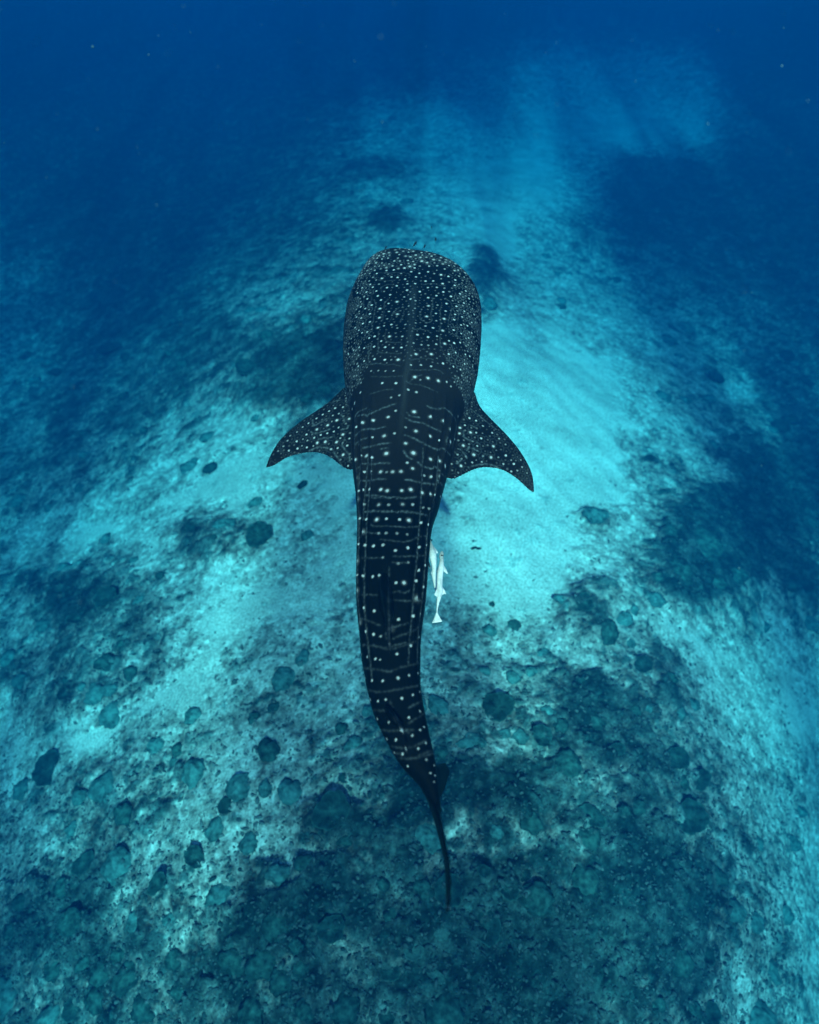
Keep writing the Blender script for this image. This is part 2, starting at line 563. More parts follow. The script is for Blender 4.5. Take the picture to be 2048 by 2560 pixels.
def shark_mesh():
    parts = []
    # --- trunk
    n = 420
    ysr = np.concatenate([np.linspace(YT, YH - 0.30, n), YH - 0.30 * (1 - np.linspace(0, 1, 60)[1:]) ** 2])
    K = 288
    th = np.linspace(0, 2 * math.pi, K, endpoint=False)
    rings = []
    wsm = hw_at(ysr)
    xsm = xc_at(ysr)
    for it in range(14):
        k_ = -60 if it > 4 else -2
        wsm[1:k_] = (np.roll(wsm, 1)[1:k_] + 2 * wsm[1:k_] + np.roll(wsm, -1)[1:k_]) / 4
        xsm[1:-1] = (xsm[:-2] + 2 * xsm[1:-1] + xsm[2:]) / 4
    for y, w, xc in zip(ysr, wsm, xsm):
        t = (y - YT) / LEN                         # 0 tail ... 1 snout
        zc = ZS + 0.20 * smooth01(0.72, 0.90, t)
        ht = np.interp(t, [0, .1, .2, .3, .45, .55, .65, .76, .83, .88, .91, .925, .933], [0.07, .12, .20, .27, .36, .41, .43, .38, .28, .22, .17, .12, .05])
        hb = np.interp(t, [0, .1, .2, .3, .45, .55, .65, .76, .83, .89, .92, .933], [0.07, .13, .22, .30, .42, .48, .50, .42, .32, .22, .14, .06])
        ex = np.interp(t, [0, .3, .55, .75, .92], [2.0, 2.15, 2.2, 2.6, 3.2])
        c, s = np.cos(th), np.sin(th)
        px = np.sign(c) * np.abs(c) ** (2 / ex)
        pz = np.sign(s) * np.abs(s) ** (2 / ex)
        r = np.ones(K)
        u = px
        # keels along the flanks and a low ridge down the back
        kf = smooth01(0.08, 0.25, t) * (1 - smooth01(0.46, 0.55, t))
        top = s > -0.3
        bump = np.zeros(K)
        for uu, amp, wd in ((-0.90, .026, .020), (-0.76, .032, .020), (-0.58, .022, .022), (0.52, .020, .022), (0.74, .030, .020), (0.88, .026, .020)):
            bump += amp * np.exp(-((u - uu) / wd) ** 2) * top * kf
        bump += 0.018 * np.exp(-(u / 0.07) ** 2) * (s > 0) * smooth01(0.40, 0.5, t) * (1 - smooth01(0.74, 0.82, t))
        # folds of the gill region: five shallow slits on each flank before the fin
        gl = np.zeros(K)
        for gy in range(5):
            g0 = 0.600 + 0.018 * gy
            gl += np.exp(-((t - g0) / 0.0030) ** 2)
        bump -= 0.022 * gl * np.exp(-((np.abs(u) - 0.97) / 0.10) ** 2) * (s > -0.9)
        X = xc + px * (w + bump * 0.7)
        Z = zc + np.where(s > 0, pz * (ht + bump), pz * hb)
        rings.append(np.stack([X, y - 0.07 * px * smooth01(0.72, 0.88, t), Z], -1))
    parts.append(loft(np.array(rings)))
    # --- pectoral fins
    def fin3(l, zr, zt):
        out = []
        n = len(l)
        cum = [0]
        for i in range(1, n):
            cum.append(cum[-1] + math.dist(l[i][:2], l[i - 1][:2]))
        for (px, py), s in zip(l, cum):
            v = s / cum[-1]
            out.append(at(px, py, zr + (zt - zr) * v ** 1.2))
        return out
    lead = zq([(1250, 20), (1060, 40), (960, 140), (850, 240), (700, 340), (550, 440), (400, 560), (280, 680), (190, 820), (140, 930), (118, 985), (122, 1000)], 640, 960, 4.79)
    trail = zq([(1330, 985), (1160, 1032), (1110, 1035), (1060, 1010), (1000, 970), (930, 908), (830, 848), (720, 820), (620, 822), (480, 847), (350, 890), (230, 975), (165, 1000), (126, 1001)], 640, 960, 4.79)
    parts.append(fin_loft(fin3(lead, 7.86, 7.62), fin3(trail, 7.86, 7.62), 0.15, 0.03))
    lead = zq([(640, 60), (900, 90), (920, 190), (965, 285), (1050, 380), (1150, 480), (1280, 610), (1400, 750), (1490, 880), (1560, 1010), (1595, 1120), (1608, 1220), (1606, 1290)], 1000, 960, 4.79)
    trail = zq([(420, 1080), (560, 1125), (590, 1142), (650, 1145), (720, 1110), (800, 1068), (900, 1020), (1000, 1000), (1150, 1010), (1250, 1040), (1350, 1100), (1440, 1170), (1520, 1252), (1580, 1300), (1602, 1301)], 1000, 960, 4.79)
    parts.append(fin_loft(fin3(lead, 7.86, 7.62), fin3(trail, 7.86, 7.62), 0.15, 0.03))
    # --- dorsal fins, rising from the back
    def dorsal(p0, p1, ztop, h, back, lean, thk):
        a, b = at(*p0, ztop), at(*p1, ztop)
        tip = b + np.array([lean, -back, h])
        lead = [a + np.array([0, 0, -0.12]), a + np.array([0, -0.02, 0]), a + (tip - a) * np.array([.5, .42, .60]), a + (tip - a) * np.array([.85, .85, .93]), tip]
        trail = [b + np.array([0, 0, -0.12]), b, b + (tip - b) * np.array([.3, .1, .3]), b + (tip - b) * np.array([.8, .55, .85]), tip + np.array([0, -0.02, -0.015])]
        return fin_loft(lead, trail, thk, 0.02, 40, 24, np.array([1.0, 0, 0]), 0.016)
    parts.append(dorsal((960, 1425), (972, 1570), 8.32, 0.30, 0.32, 0.02, 0.09))
    parts.append(dorsal((966, 1755), (1004, 1815), 8.17, 0.11, 0.20, 0.035, 0.05))
    # --- tail fin: the tall upper lobe seen edge on, and the lower one trailing below
    TAILP = [(1990, 1068, 1100, 8.06), (2010, 1075, 1102, 8.08), (2040, 1086, 1106, 8.16), (2070, 1096, 1112, 8.24), (2100, 1104, 1118, 8.32), (2120, 1109.5, 1121.5, 8.38), (2150, 1117, 1127, 8.46),
             (2180, 1120, 1129, 8.56), (2210, 1122, 1130, 8.64), (2240, 1122, 1128.5, 8.74), (2260, 1120, 1126.5, 8.80), (2275, 1118.5, 1123.5, 8.85), (2284, 1119, 1122, 8.88)]
    rings = []
    for i, (py, xl, xr, zt) in enumerate(TAILP):
        v = i / (len(TAILP) - 1)
        a, b = at(xl, py, zt), at(xr, py, zt)
        ch = np.interp(v, [0, .3, .7, 1], [.22, .50, .34, .04])
        cx, w, y = (a[0] + b[0]) / 2, (b[0] - a[0]) / 2, a[1]
        w = max(w, 0.010)
        ring = []
        for k in range(24):
            t = 2 * math.pi * k / 24
            ring.append((cx + w * math.cos(t), y + 0.25 * ch * (0.5 - 0.5 * math.sin(t)), zt - ch / 2 + ch / 2 * math.sin(t)))
        rings.append(ring)
    parts.append(loft(np.array(rings)[::-1]))
    def low(l, z): return [at(840 + a / 3.08, 1600 + b / 3.08, z) for a, b in l]
    lead = low([(700, 1000)], 7.95) + low([(775, 960)], 7.80) + low([(838, 942)], 7.45) + low([(868, 985)], 7.30)
    trail = low([(760, 1200)], 8.0) + low([(805, 1230)], 7.85) + low([(842, 1140)], 7.45) + low([(876, 1040)], 7.28)
    parts.append(fin_loft(lead, trail, 0.05, 0.016, 40, 24, np.array([0.6, 0.3, 0.74]), 0.014))
    # --- pelvic fins and the anal fin under the hind body
    for sgn in (-1, 1):
        y0 = YT + LEN * 0.36
        x0 = xc_at(y0)
        w = hw_at(y0)
        p = np.array([x0 + sgn * w * 0.55, y0, ZS - 0.25])
        lead = [p, p + np.array([sgn * .06, -.10, -.10]), p + np.array([sgn * .10, -.24, -.18])]
        trail = [p + np.array([0, -.22, 0]), p + np.array([sgn * .04, -.23, -.08]), p + np.array([sgn * .09, -.26, -.18])]
        parts.append(fin_loft(lead, trail, 0.05, 0.02, 24, 16, np.array([0.0, 0.3, 0.95]), 0.016))
    # --- grow it all together into one skin
    bm = bmesh.new()
    off = 0
    for V, F4, F3 in parts:
        vs = [bm.verts.new(v) for v in V]
        for f in list(F4) + list(F3):
            try:
                bm.faces.new([vs[i] for i in f])
            except ValueError:
                pass
    me = bpy.data.meshes.new('shark_base')
    bmesh.ops.recalc_face_normals(bm, faces=bm.faces)
    bm.to_mesh(me)
    bm.free()
    tmp = bpy.data.objects.new('shark_base', me)
    C.objects.link(tmp)
    md = tmp.modifiers.new('r', 'REMESH')
    md.mode = 'VOXEL'
    md.voxel_size = 0.0068
    md.use_smooth_shade = True
    ms = tmp.modifiers.new('s', 'SMOOTH')
    ms.factor = 0.5
    ms.iterations = 5
    dg = bpy.context.evaluated_depsgraph_get()
    out = bpy.data.meshes.new_from_object(tmp.evaluated_get(dg))
    bpy.data.objects.remove(tmp)
    bpy.data.meshes.remove(me)
    out.name = 'whale_shark'
    out.polygons.foreach_set('use_smooth', np.full(len(out.polygons), True))
    return out

A0 = (840, 600, 4.3125)
SPOTS = []     # px, py, radius in photo pixels, strength
def spots(l, x0, y0, s, r=4.0, k=1.0):
    for a, b, *e in l:
        rr = r * (e[0] if e else 1)
        kk = k * (e[1] if len(e) > 1 else 1)
        SPOTS.append((x0 + a / s, y0 + b / s, rr, kk))
LINES = []
def lines(ls, x0, y0, s, k=1.0):
    for l in ls:
        LINES.append(([(x0 + a / s, y0 + b / s) for a, b in l], k))

spots([(440,360),(545,328),(625,322),(740,300,1.2),(812,342),(850,300),(663,402,1.1),(598,398),(498,412,1.2),(742,420),(860,398),(898,356),(992,344,1.1),(965,442,1.1),(1050,440),(1135,376,1.2),(1215,390,1.1),(1290,430,1.1),(1150,468,1.2),(1280,490),(855,468,1.1),(770,474),(655,492,1.1),(553,512,1.1),(400,508),(368,478),(285,515),(437,548),(330,560,1.1),(450,602,1.1),(588,592),(768,543,1.2),(903,555,1.2),(992,512),(1090,510),(1157,557,1.1),(1240,610,1.2),(1340,580,1.1),(1400,548),(232,568),(340,635),(488,645,1.1),(663,663,1.4),(805,635,1.1),(862,655,1,.7),(740,612,1,.6),(992,622,1.2),(1083,598),(568,685),(996,710,1.3),(1095,700,1,.6),(1195,685,1.2),(1297,714,1.2),(1378,680),(1435,630),(385,702,1.2),(474,738,1.4),(315,740),(265,720),(572,770),(663,800,1.4),(783,712,1,.6),(855,735,1,.5),(785,800,1,.6),(977,822,1.5),(1078,790),(1185,765,1.1),(1165,850,1.5),(1287,800,1.1),(1387,765),(1362,830),(368,797,1.2),(470,835,1.4),(275,840,1.1),(292,898,1.2),(365,880,1.1),(222,830),(595,912,1.2),(550,850,1,.5),(750,910,1.1,.6),(858,892,1,.5),(967,925,1.1,.8),(1048,945,1.3),(1080,868,1,.6),(1275,860,1.2),(1352,915),(1465,890),(1420,925,1.1),(1490,803),(454,946,1.4),(515,925,1,.7),(335,990,1.1),(280,1000),(245,975),(207,945),(580,1042,1.4),(713,1040,1.2,.7),(662,948,1,.5),(880,1020,1.3),(995,1047,1.3),(1087,1035,1,.8),(1155,975,1.4),(1268,970,1.2),(1350,1005),(1465,1003),(415,1040,1.2),(488,1088),(360,1055),(1172,1115,1.4),(1278,1108,1.3),(1218,1085),(1080,1122,1.2,.8),(1340,1105),(1430,1055),(837,1112,1,.6),(925,1130,1,.7),(1000,1135,1,.6),(413,1148,1.2),(528,1157,1.2),(615,1160,1,.8),(705,1160,1.2),(305,1165),(190,1190),(135,1230),(250,1155),(868,1230,1.5),(1030,1232,1.5),(1218,1230,1.2),(1293,1215),(1398,1235),(1445,1250),(415,1285,1.2),(528,1290,1.3),(672,1292,1.6),(302,1305),(595,1290,1,.4),(810,1345,1.2,.7),(920,1345,1.2,.7),(1025,1362,1.2,.8),(1155,1330,1.3),(1270,1365),(1390,1335),(1345,1400),(1475,1365),(380,1410,1,.5),(455,1410,1,.5),(535,1412,1,.5),(622,1410,1,.6),(240,1360),(850,1475,1.6),(992,1490,1.6),(1105,1520,1.6),(910,1505,1,.5),(498,1540,1.3),(648,1543,1.4),(780,1615,1.4,.8),(867,1637,1.4,.7),(685,1675,1.2,.6),(590,1700,1.2,.5),(265,1645,1.2),(1195,1530,1.1,.7),(1240,1580,1,.7)], *A0, 2.3)
B0 = (860, 1000, 5.75)
spots([(150,45,1.1),(265,325,1.3),(425,290,1.2),(180,390),(637,245,1.1),(750,155,1,.7),(1015,168,1.4),(1252,240,1.3),(1440,305,1.4),(1540,432,1.2),(1538,605,1.3),(1240,515,1.2),(1375,575),(1030,447,1.3,.8),(890,390,1,.4),(575,515,1.3,.8),(725,480,1,.7),(405,535,1,.7),(892,625,1.2,.9),(605,768,1.5),(1003,758,1.6),(160,858,1.2),(232,800),(325,800,1.2),(405,825,1.1),(1243,852,1.2),(1378,875,1.2),(1460,945,1.3),(910,900,1.1,.7),(995,980,1.2,.8),(522,1035,1.3,.8),(620,1035,1,.35),(700,1030,1.3,.6),(820,1025,1.3,.7),(297,1035,1.1,.9),(388,1030,1,.8),(1155,1080,1.1,.5),(1255,1105,1.2,.8),(530,1285,1.3),(622,1300,1.3,.9),(835,1302,1.2,.9),(957,1290,1.4),(365,1285,1.1),(268,1290,1.1),(212,1300,.9),(1130,1328,1.2),(1247,1350,1.2),(1320,1370),(1392,1390,.9),(500,1500,1.3,.5),(640,1505,1.2,.4),(840,1500,1.3,.4),(985,1505,1.2,.6),(1135,1545,1,.4),(1222,1565,1,.5),(255,1490,.9,.6),(300,1500,1,.4),(1668,240),(1663,400),(1660,480),(1615,570),(80,270),(100,130)], *B0, 3.1)
C0 = (840, 1240, 4.3125)
spots([(263,240),(330,250,1.1),(440,253,1.5),(543,245,1.1,.9),(683,250,1.2,.8),(788,257,1.5),(915,288,1.2),(1003,310,1.1),(313,530,1.2),(405,535,1.3),(503,527,1.2,.8),(245,520,.9),(640,585,1.1,.9),(773,560,1.3),(896,548,1.2),(988,530),(893,797,1.2),(968,745),(295,860,1.1),(398,867,1.1),(468,850),(230,855,.8),(647,935,1.1),(734,940,1.4),(867,915,1.2),(948,985),(300,1203,1.1),(415,1243,1.2),(680,1325,1.2),(830,1298,1.3),(922,1270,.9),(310,1465,1.1),(405,1490,1.1),(480,1512,1,.5),(808,1615,1.1),(665,1700),(900,1520,.9),(460,400,1.2,.4),(545,400,1.2,.4),(660,405,1.2,.35),(770,415,1.2,.3),(670,730,1.2,.3),(780,720,1,.4),(500,660,1,.4)], *C0, 2.9)
D0 = (840, 1600, 3.08)
spots([(240,130),(305,147),(338,152,.8),(475,105,1.2),(578,45,1.2),(195,110,.8),(280,312),(358,315),(480,290,1.3),(565,272),(633,255),(222,295,.8),(265,462,1.1),(325,472),(380,458),(507,448,1.1),(592,422,1.1),(645,400),(320,608),(408,633,1,.7),(565,593),(648,545,.9),(390,760),(463,768,1.1),(588,738),(650,692),(680,672,.9),(512,876),(450,870,.9,.7),(630,838),(692,797,1,.8),(555,970,.9),(695,925,1,.6),(758,965,.9),(728,1025,.8),(765,1045,.9),(757,1090,.7)], *D0, 2.6)
LF = (640, 960, 4.79)
spots([(950,290,1.2),(1045,275),(875,325),(803,367),(727,410),(970,435,1.4),(860,495,1.3),(733,540,1.3),(628,470),(560,517,1,.7),(608,605,1.1),(700,640,1,.9),(778,608),(855,590),(930,572),(1043,605,1.4),(735,703,1.4),(833,690,1.4),(967,692,1.4),(485,685,1.1),(497,770,1.1,.9),(608,763,1,.9),(390,800,1,.8),(380,680,1,.6),(495,573,1,.6),(410,615,1,.5),(328,745,1,.5),(1095,738,1.2,.8),(1047,845,1.4),(902,778,1.1,.8),(975,765,1.2,.7),(1105,980,1,.7),(265,805,1,.4),(910,450,.8,.6),(990,520,1,.7),(1010,650,1,.7),(920,375,.9,.7),(990,355,1,.7),(565,660,.8,.5),(615,680,.9,.6),(555,735,.8,.5),(685,740,.8,.6),(1115,655,1,.7)], *LF, 2.4)
RF = (1000, 960, 4.79)
spots([(835,408,1.2),(915,437,1.1),(997,500,1,.8),(1103,585,1.1,.8),(1185,655,1,.7),(845,577,1.4),(913,585,1,.9),(970,648,1.2),(1118,745,1.3),(763,738,1.4),(928,740,1,.8),(885,845,1.5),(1090,880,1.4),(735,980,1.4),(865,940,1,.8),(978,930,1,.6),(1270,857,1.2),(1368,955,1.1),(1240,955,1,.7),(1330,1043,1,.7),(1448,905,.9,.5),(1265,725,.9,.6),(780,495,1,.8),(1410,1035,.9,.5),(1460,995,.9,.5),(1520,1065,.8,.4),(625,955,1,.5),(1180,880,.9,.4),(1330,910,.8,.5),(690,840,1,.6)], *RF, 2.4)
lines([[(410,645),(432,690),(418,760),(400,870),(388,990)],[(560,640),(520,690),(520,780),(495,870)],[(680,730),(620,780),(590,870)],[(720,710),(735,790),(690,880)],[(925,740),(905,810),(925,860),(990,890),(1030,870),(1025,800),(1045,700),(1040,620)],[(1140,700),(1120,790),(1135,880),(1110,990)],[(1180,625),(1240,680),(1245,770),(1215,850),(1220,1000)],[(1335,690),(1325,790),(1310,900),(1305,1040)],[(545,960),(530,1040),(560,1095),(720,1105)],[(460,990),(455,1160),(480,1210),(700,1225)],[(350,680),(330,780),(320,900),(310,1000)],[(385,580),(385,650),(350,720)],[(300,620),(295,740),(250,830)],[(410,370),(430,420),(530,440),(640,430)],[(460,350),(560,355),(660,350),(740,350)],[(490,560),(490,510),(560,480),(650,485)],[(940,480),(1050,470),(1130,490),(1190,490)],[(1290,570),(1300,610),(1350,625),(1440,580)],[(1385,980),(1385,900),(1420,860),(1440,930),(1480,950)],[(360,1340),(450,1330),(540,1345),(620,1340),(700,1360)],[(380,1470),(520,1475),(620,1470),(720,1465)],[(820,1290),(900,1280),(980,1275),(1050,1290)],[(800,1400),(900,1400),(1000,1400),(1100,1400),(1160,1440)],[(830,960),(950,965),(1030,1000)],[(760,1520),(800,1550),(900,1560),(960,1580),(1100,1640)],[(790,1540),(850,1480),(930,1450)],[(370,1660),(500,1620),(620,1610)],[(350,1120),(355,1250),(345,1360)],[(1130,1020),(1130,1140),(1200,1290)],[(860,1170),(960,1180)],[(690,760),(600,800)],[(1410,720),(1480,860),(1520,900)],[(240,650),(240,740)]], *A0, 0.42)
lines([[(120,690),(190,610),(260,565),(330,545)],[(160,520),(230,450),(330,415),(460,415),(600,380)],[(280,690),(430,655),(560,625),(680,615)],[(130,300),(180,200),(240,150),(330,120)],[(200,230),(290,210),(340,240)],[(350,210),(480,150),(600,100),(750,50)],[(240,915),(430,920),(560,905),(660,910)],[(240,1160),(400,1155),(500,1135),(610,1140)],[(300,1370),(440,1370),(560,1390),(680,1410)],[(760,1410),(900,1410),(1060,1390)],[(300,1610),(450,1595),(600,1605),(720,1600)],[(760,1610),(900,1600),(1050,1625),(1200,1660)],[(890,1140),(1000,1160),(1130,1190),(1300,1215)],[(1340,1150),(1430,1230)],[(870,500),(960,530),(1080,590),(1200,650),(1350,715),(1410,690),(1480,740),(1540,800)],[(890,260),(1000,310),(1130,330),(1250,390),(1420,465)],[(1200,90),(1330,130),(1440,115),(1530,180),(1600,270),(1620,400),(1590,540),(1560,700)],[(1060,890),(1130,950),(1250,985),(1330,970),(1430,1080),(1480,1100)],[(860,720),(900,800),(980,850)],[(1490,540),(1480,600),(1520,660)],[(910,180),(960,230),(1090,250)],[(530,700),(640,690)],[(160,990),(230,960)]], *B0, 0.85)
lines([[(235,380),(400,400),(480,405)],[(380,310),(430,325),(600,325),(740,335),(880,330)],[(480,470),(600,480),(750,495),(900,440),(1015,430)],[(235,660),(380,670),(500,660)],[(620,650),(780,650),(980,640)],[(610,720),(790,720)],[(600,1040),(680,1030),(740,1045),(800,1010)],[(590,1120),(760,1130),(950,1130)],[(230,1060),(480,1070)],[(250,1320),(340,1340),(480,1400)],[(600,1420),(780,1370)],[(620,1540),(700,1500),(820,1460),(920,1400)],[(300,1600),(420,1620),(560,1645)],[(600,1620),(760,1580)],[(370,165),(500,160),(640,170),(850,180)],[(380,20),(560,15),(700,10)]], *C0, 0.48)
lines([[(190,40),(300,45),(400,70),(500,50),(620,10)],[(210,215),(330,230),(420,240),(500,210),(640,180)],[(245,385),(330,400),(450,385),(640,350)],[(270,540),(380,545)],[(330,690),(430,700),(520,690),(600,690)],[(430,820),(560,830),(700,770)],[(480,910),(600,910),(760,870)],[(560,520),(660,470)],[(560,640),(690,560)],[(640,890),(740,850)],[(440,870),(510,876)]], *D0, 0.42)
lines([[(680,500),(740,480),(800,440),(870,410)],[(660,570),(700,590),(780,575),(890,540)],[(750,660),(830,645),(920,635)],[(1020,365),(1050,410),(1065,470)],[(1020,545),(1080,530),(1110,490)],[(1060,670),(1035,720),(1060,780),(1110,840),(1125,920)],[(640,800),(720,765),(820,760),(920,790)],[(940,830),(980,880),(1020,970)],[(640,340),(800,250),(1000,190)],[(680,430),(685,490)]], *LF, 1.0)
lines([[(765,560),(770,630),(830,670),(900,690),(960,720)],[(850,500),(910,520)],[(715,780),(770,830),(800,890)],[(830,750),(800,800)],[(870,770),(950,810)],[(990,870),(1030,830)],[(680,950),(740,900)],[(660,740),(650,800),(700,860)],[(850,300),(1000,420),(1150,540)],[(820,1000),(920,970),(1060,960),(1200,1010)]], *RF, 0.9)
# long pale lines that follow the keels; the last paints a rim sheen at left
lines([[(897,1110),(902,1140),(898,1200),(894,1260),(899,1290),(897,1360),(893,1430),(894,1500),(899,1560)],
       [(930,1140),(926,1200),(922,1250),(918,1300),(914,1380),(911,1450),(912,1520),(917,1580),(926,1660),(930,1700)],
       [(921,1140),(916,1200),(911,1250),(908,1300)],
       [(1058,1120),(1055,1200),(1052,1260),(1047,1330),(1042,1400),(1036,1460),(1030,1540),(1024,1600),(1021,1660)],
       [(1096,1140),(1092,1200),(1085,1260),(1070,1320),(1064,1400),(1060,1460),(1053,1540),(1046,1600),(1044,1660)], [(883,1070),(884,1130),(889,1200),(894,1270),(896,1340)]], 0, 0, 1, 2.0)
lines([[(947,1436),(953,1500),(960,1550),(967,1598)],[(973,1420),(972,1500),(973,1560),(975,1602)],[(975,1754),(990,1790),(1002,1815),(1022,1832)],[(1104,2066),(1110,2078),(1116,2096),(1120,2114)]], 0, 0, 1, 0.36)

def paint_shark(me):
    nv = len(me.vertices)
    co = np.empty(nv * 3, np.float32)
    me.vertices.foreach_get('co', co)
    co = co.reshape(-1, 3).astype(float)
    nr = np.empty(nv * 3, np.float32)
    me.vertex_normals.foreach_get('vector', nr)
    nr = nr.reshape(-1, 3).astype(float)
    q = pix(co)
    toc = CAM - co
    toc /= np.linalg.norm(toc, axis=1)[:, None]
    face = (nr * toc).sum(1) > 0.05
    # index of skin points by where the photo shows them
    ids = np.nonzero(face)[0]
    kt = KDTree(len(ids))
    for i in ids:
        kt.insert((q[i, 0], q[i, 1], 0), int(i))
    kt.balance()
    def skin_pt(px, py, rad=5):
        hit = kt.find_range((px, py, 0), rad)
        if not hit:
            return None
        best = min(hit, key=lambda h: q[h[1], 2] + 0.02 * h[2])
        return best[1]
    t = (co[:, 1] - YT) / LEN
    hw = np.maximum(hw_at(co[:, 1]), 0.02)
    u = (co[:, 0] - xc_at(co[:, 1])) / hw
    mpp = TH / 1280                                     # metres per photo pixel at one metre
    S = []                                              # x, y, z, radius, strength
    for px, py, r, k in SPOTS:
        i = skin_pt(px, py)
        if i is not None:
            S.append((*co[i], r * mpp * q[i, 2], k))
    nl = len(S)
    # the many small spots between them: tight on the snout, cheeks and fins, none on the bare back
    grid = {}
    def put(p, r):
        grid.setdefault(tuple(int(math.floor(c / 0.06)) for c in p), []).append((p, r))
    def free(p, r):
        k = [int(math.floor(c / 0.06)) for c in p]
        for a in (-1, 0, 1):
            for b in (-1, 0, 1):
                for c in (-1, 0, 1):
                    for (o, ro) in grid.get((k[0] + a, k[1] + b, k[2] + c), ()):
                        if (o[0] - p[0]) ** 2 + (o[1] - p[1]) ** 2 + (o[2] - p[2]) ** 2 < max(r, ro) ** 2:
                            return False
        return True
    for s in S:
        put(s[:3], 0.026)
    onfin = (np.abs(u) > 1.03)
    cand = R.permutation(nv)[:90000]
    for i in cand:
        ti, ui = t[i], abs(u[i])
        if onfin[i]:
            if ti < 0.2:
                continue
            tip = np.clip((ui - 1) / 1.6, 0, 1)
            sp, rr, kk = 0.052 - 0.016 * tip, 0.0078, 0.24 - 0.12 * tip
        elif ti > 0.82:
            sp, rr, kk = 0.050 - 0.012 * smooth01(0.5, 0.9, ui) - 0.008 * smooth01(0.87, 0.90, ti), 0.0105, 0.62
        elif ti > 0.555:
            sp = 0.062 - 0.026 * smooth01(0.5, 0.8, ui)
            rr, kk = 0.0082, 0.40 - 0.08 * smooth01(0.6, 0.9, ui)
            if ti < 0.80 and ui < 0.30 + 0.45 * (1 - smooth01(0.66, 0.80, ti)):
                if ti < 0.575:
                    continue
                sp, rr, kk = 0.044, 0.0064, 0.20
        else:
            if nr[i, 2] > -0.15:
                continue
            sp, rr, kk = 0.10, 0.014, 0.8
        p = tuple(co[i])
        if free(p, sp):
            j = rnd.random()
            put(p, sp)
            S.append((*p, rr * (0.75 + 0.6 * j), kk * (0.55 + 0.75 * rnd.random())))
    S = np.array(S)
    ks = KDTree(len(S))
    for i, s in enumerate(S):
        ks.insert(s[:3], i)
    ks.balance()
    d1 = np.full(nv, 9.0); d2 = np.full(nv, 9.0)
    i1 = np.zeros(nv, int); i2 = np.zeros(nv, int)
    for i in range(nv):
        f = ks.find_n(co[i], 2)
        i1[i], d1[i] = f[0][1], f[0][2]
        i2[i], d2[i] = f[1][1], f[1][2]
    r1 = S[i1, 3]
    wob = 1 + 0.16 * np.sin(co[:, 0] * 310 + 3 * np.sin(co[:, 1] * 210)) * np.sin(co[:, 1] * 270)
    spot = S[i1, 4] * (1 - smooth01(0.45, 1.45, d1 * wob / r1))
    # faint halo round the large ones
    spot = np.maximum(spot, 0.10 * S[i1, 4] * (1 - smooth01(1.0, 2.6, d1 / r1)) * (r1 > 0.011))
    # worm lines half way between small spots
    ridge = np.exp(-((d2 - d1) / 0.0065) ** 2)
    br = fbm(co[:, 0] * 14 + co[:, 2] * 5, co[:, 1] * 14, 2, 5)
    worm = ridge * smooth01(0.42, 0.50, br) * (d1 < 0.045) * (((t > 0.80) | (np.abs(u) > 0.55)) & ((t > 0.555)) | onfin)
    # drawn lines
    L = []
    for pts, k in LINES:
        P = np.array([pts[0]] + list(pts) + [pts[-1]], float)
        w0 = rnd.random() * 9
        for i in range(1, len(P) - 2):
            p0, p1, p2, p3 = P[i - 1], P[i], P[i + 1], P[i + 2]
            n = max(2, int(math.dist(p1, p2) / 1.2))
            for j in range(n):
                f = j / n
                p = 0.5 * (2 * p1 + (p2 - p0) * f + (2 * p0 - 5 * p1 + 4 * p2 - p3) * f * f + (3 * p1 - p0 - 3 * p2 + p3) * f ** 3)
                w = math.dist(p, pts[0])
                px, py = p[0] + 0.4 * math.sin(w * 0.23 + w0), p[1] + 0.4 * math.sin(w * 0.31 + 2 * w0)
                kk = (0.60 if k > 1.5 else k) * (0.72 + 0.28 * math.sin(w * 0.55 + w0) + 0.25 * math.sin(w * 0.13 + 3 * w0))
                q_ = skin_pt(px, py, 4)
                if q_ is not None:
                    L.append((*co[q_], max(0.1, kk), 0.0052 if k > 1.5 else 0.0060 if k < 0.57 else 0.0075))
    kl = KDTree(len(L))
    for i, s in enumerate(L):
        kl.insert(s[:3], i)
    kl.balance()
    line = np.zeros(nv)
    for i in range(nv):
        f = kl.find(co[i])
        if f[2] < 0.03:
            line[i] = L[f[1]][3] * math.exp(-(f[2] / L[f[1]][4]) ** 2)
    line *= 0.35 + 1.0 * fbm(co[:, 0] * 40, co[:, 1] * 40, 2, 9)
    # pale band down the middle of the back
    band = np.exp(-(u / 0.055) ** 2) * (nr[:, 2] > 0.3) * smooth01(0.40, 0.52, t) * (1 - smooth01(0.74, 0.80, t))
    band *= 0.5 + fbm(u * 30, co[:, 1] * 3, 3, 15)
    belly = smooth01(0.25, 0.75, -nr[:, 2]) * (np.abs(u) < 1.0) * smooth01(0.05, 0.15, t)
    scar = smooth01(0.70, 0.74, fbm(co[:, 0] * 9, co[:, 1] * 5, 4, 77))
    add_float(me, 'spot', np.clip(spot, 0, 1))
    add_float(me, 'line', np.clip(line + 0.62 * worm * (1 - 0.5 * onfin) + 0.13 * band, 0, 1.2))
    grey = smooth01(0.30, 0.44, t) * (1 - smooth01(0.56, 0.66, t)) * (1 - 0.5 * onfin)
    grey = np.clip(grey + 0.4 * smooth01(0.80, 0.88, t), 0, 1)
    add_float(me, 'grey', grey * (0.6 + 0.8 * fbm(co[:, 0] * 3, co[:, 1] * 3, 3, 19)))
    add_float(me, 'belly', belly)

